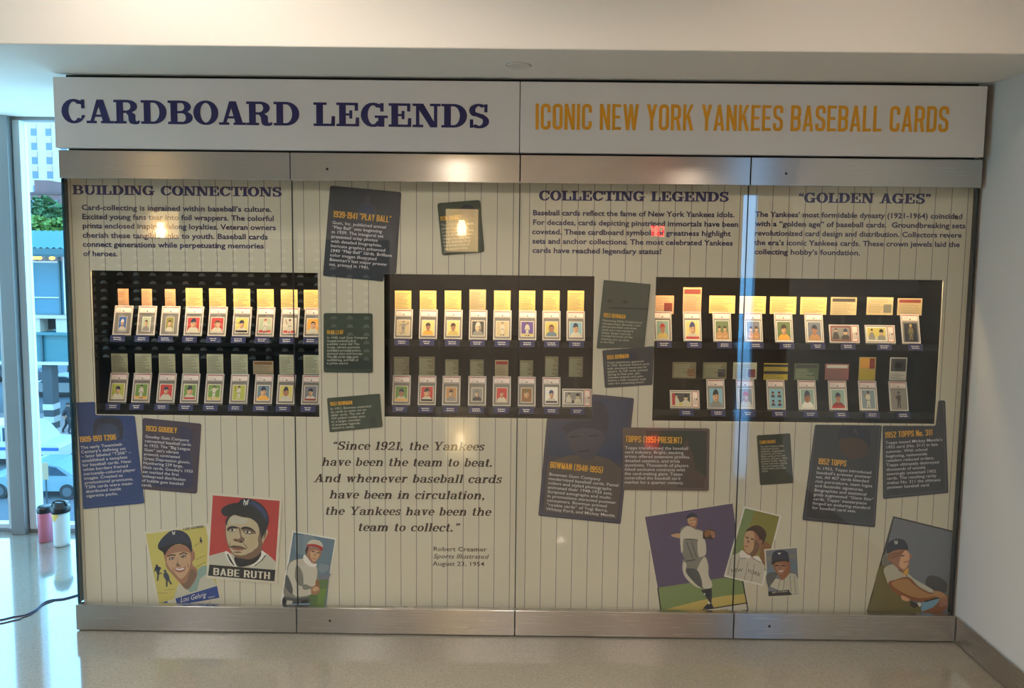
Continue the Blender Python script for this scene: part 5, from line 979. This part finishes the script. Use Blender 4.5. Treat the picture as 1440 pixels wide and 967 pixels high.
for px in range(42, 140, 11):
    for py in (281, 298): MB().box((X_at(px, Y), Y-.08, Z_at(py+8, Y)), (X_at(px+4, Y), Y+.05, Z_at(py, Y)), 'far_glass').build('window', b_)
# trees
def tree(px, py0, py1, wpx, Y, m_, label):
    x = X_at(px, Y); z0, z1 = Z_at(py1, Y), Z_at(py0, Y); rx = wpx/1040*(Y+CAMD)/2; rz = (z1-z0)/2
    r = empty('street_tree', (x, Y, GZ), label, 'tree', 'street trees beyond the station')
    MB().tube([(x, Y, GZ), (x+.1, Y, (GZ+z0)/2), (x, Y, z0+rz*.6)], [.28, .2, .12], 'bark').build('trunk', r, smooth=True)
    f = MB(); rn = random.Random(px*31+py0)
    for k in range(1500):
        while True:
            q = Vector((rn.uniform(-1, 1), rn.uniform(-1, 1), rn.uniform(-1, 1)))
            if .35 < q.length < 1 - .18*math.sin(q.x*7+q.z*5): break
        cpt = Vector((x+q.x*rx, Y+q.y*rx*.8, (z0+z1)/2+q.z*rz)); s = rn.uniform(.16, .34)
        a = Vector((rn.uniform(-1, 1), rn.uniform(-1, 1), rn.uniform(-.3, 1))).normalized(); bb = a.cross(Vector((rn.uniform(-1, 1), rn.uniform(-1, 1), rn.uniform(-1, 1)))).normalized()
        f.poly([cpt-a*s, cpt+bb*s*.6, cpt+a*s, cpt-bb*s*.6], m_)
    f.build('foliage', r)
tree(70, 276, 345, 70, 62, 'leaf_dark', 'dark green full tree behind the station roof')
tree(106, 284, 350, 60, 69, 'leaf_dark', 'dark green tree cut off by the display case edge')
tree(58, 305, 350, 56, 55, 'leaf_light', 'bright yellow-green low tree just above the station roof')
tree(98, 307, 352, 50, 49.5, 'leaf_light', 'bright yellow-green low tree close to the display case edge')
# vehicles
def car(px_right, Y, L_, kind, paint, label, facing=1, stripe=False):
    x1 = X_at(px_right, Y); x0 = x1-L_; r = empty('car' if kind != 'van' else 'van', ((x0+x1)/2, Y+.9, GZ), label, 'car' if kind != 'van' else 'van')
    H = 1.45 if kind == 'sedan' else 2.0
    X_ = lambda u: x0+L_*(u if facing > 0 else 1-u)
    if kind == 'sedan':
        body = [(0,.35),(0,.75),(.05,.86),(.24,.95),(.80,.97),(.97,.88),(1,.72),(1,.35)]; cab = [(.22,.93),(.34,1.36),(.44,1.45),(.64,1.45),(.72,1.38),(.86,.96)]; win = [(.27,.98),(.355,1.33),(.44,1.39),(.63,1.39),(.69,1.34),(.79,.99)]; wh = (.19,.80)
    else:
        body = [(0,.4),(0,1.0),(.04,1.1),(.18,1.18),(.98,1.2),(1,1.1),(1,.4)]; cab = [(.16,1.15),(.27,1.85),(.34,2.0),(.95,2.0),(.98,1.9),(.99,1.17)]; win = [(.20,1.22),(.29,1.8),(.34,1.88),(.92,1.88),(.94,1.24)]; wh = (.18,.80)
    def sidepoly(pts, y): 
        w_ = [Vector((X_(u), y, GZ+z)) for u, z in pts]; return w_ if facing < 0 else w_[::-1]
    b_ = MB(); b_.prism(sidepoly(body, Y), (0, 1.8, 0), paint); b_.prism(sidepoly(cab, Y+.12), (0, 1.56, 0), paint); bevel(b_.build('body', r), .05, 2)
    g_ = MB(); g_.prism(sidepoly(win, Y+.10), (0, 1.6, 0), 'car_glass'); g_.build('side_windows', r)
    k_ = MB(); k_.box((X_(.52)-.05, Y+.085, GZ+.97), (X_(.52)+.05, Y+.13, GZ+H-.08), paint); k_.build('pillar', r)
    for u in wh:
        for y in (Y-.02, Y+1.62):
            wv = MB(); wv.prism([(X_(u)+.33*math.cos(a*math.pi/10), y, GZ+.33+.33*math.sin(a*math.pi/10)) for a in range(20)], (0, .2, 0), 'tyre'); o = wv.build('wheel', r)
            hv = MB(); hv.prism([(X_(u)+.2*math.cos(a*math.pi/8), y-.015, GZ+.33+.2*math.sin(a*math.pi/8)) for a in range(16)], (0, .03, 0), 'hub'); hv.build('hub_cap', o)
    MB().box((X_(1)-.03, Y+.1, GZ+.7), (X_(1)+.03, Y+.5, GZ+.85), 'tail_red').box((X_(1)-.03, Y+1.3, GZ+.7), (X_(1)+.03, Y+1.7, GZ+.85), 'tail_red').build('tail_lamps', r)
    if stripe: MB().box((x0+.03, Y-.012, GZ+.82), (x1-.03, Y+.01, GZ+.97), 'stripe_blue').build('blue_stripe', r)
car(118, 27.0, 4.7, 'sedan', 'car_blue', 'pale blue-green sedan parked just below the window', 1)
car(77, 31.3, 5.4, 'van', 'car_white', 'white van with a blue side stripe behind the sedan', -1, True)
car(120, 47, 4.5, 'sedan', 'car_white', 'white car parked under the elevated station', 1)
car(60, 52, 4.5, 'sedan', 'car_grey', 'grey car behind the striped station column', -1)
# walking person
def walker(px, py, Y):
    x = X_at(px, Y); r = Vector((x, Y, GZ+.14))
    J = [(0,0,.92),(0,0,1.15),(.03,0,1.38),(.05,0,1.50),(.08,0,1.62),(.09,0,1.70), (.1,-.1,.88),(.22,-.1,.50),(.10,-.1,.09),(.26,-.1,.04), (-.06,.1,.88),(-.12,.1,.50),(-.34,.1,.14),(-.24,.1,.04), (.02,-.2,1.36),(-.10,-.24,1.10),(.06,-.24,.88), (.04,.2,1.36),(.2,.24,1.10),(.34,.2,1.0)]
    E_ = [(0,1),(1,2),(2,3),(3,4),(4,5),(0,6),(6,7),(7,8),(8,9),(0,10),(10,11),(11,12),(12,13),(2,14),(14,15),(15,16),(2,17),(17,18),(18,19)]
    R_ = [.17,.18,.19,.07,.105,.09,.11,.08,.055,.045,.11,.08,.055,.045,.08,.06,.04,.08,.06,.04]
    me = bpy.data.meshes.new('person'); me.from_pydata([(a, b, c_) for a, b, c_ in J], E_, [])
    o = bpy.data.objects.new('person', me); C.objects.link(o)
    s = o.modifiers.new('skin', 'SKIN'); su = o.modifiers.new('sub', 'SUBSURF'); su.levels = su.render_levels = 1
    for i, rr in enumerate(R_): me.skin_vertices[0].data[i].radius = (rr, rr)
    me.skin_vertices[0].data[0].use_root = True
    m2 = bpy.data.meshes.new_from_object(o.evaluated_get(bpy.context.evaluated_depsgraph_get())); bpy.data.objects.remove(o)
    m2.materials.clear(); m2.materials.append(MATS['coat_dark']); m2.materials.append(MATS['skin_far'])
    for pl_ in m2.polygons: pl_.material_index = 1 if (pl_.center.z > 1.55 or (pl_.center.z < 1.04 and abs(pl_.center.y) > .19)) else 0; pl_.use_smooth = True
    o = bpy.data.objects.new('person', m2); C.objects.link(o); o.location = r; o['_o'] = tuple(r)
    tag(o, 'person in dark clothes walking along the pink pavement', 'person')
    hr = MB(); hr.lathe([(.09, 0), (.115, .05), (.105, .1), (.06, .135), (.01, .145)], r+Vector((.075, 0, 1.62)), 'tyre', 14); hr.build('hair', o, smooth=True)
walker(90, 620, 37.0)
p = P(63.5, 662, 26)
sg = empty('street_sign', (p.x, 26, GZ), 'tan board sign on a thin pole by the kerb', 'sign')
MB().tube([(p.x, 26.03, GZ), (p.x, 26.03, p.z+.3)], .03, 'steel_dark').build('pole', sg); MB().box((p.x-.13, 25.97, p.z-.35), (p.x+.13, 26.0, p.z+.35), 'sign_tan').build('sign_board', sg)

for o in bpy.data.objects:
    if '_o' in o: del o['_o']
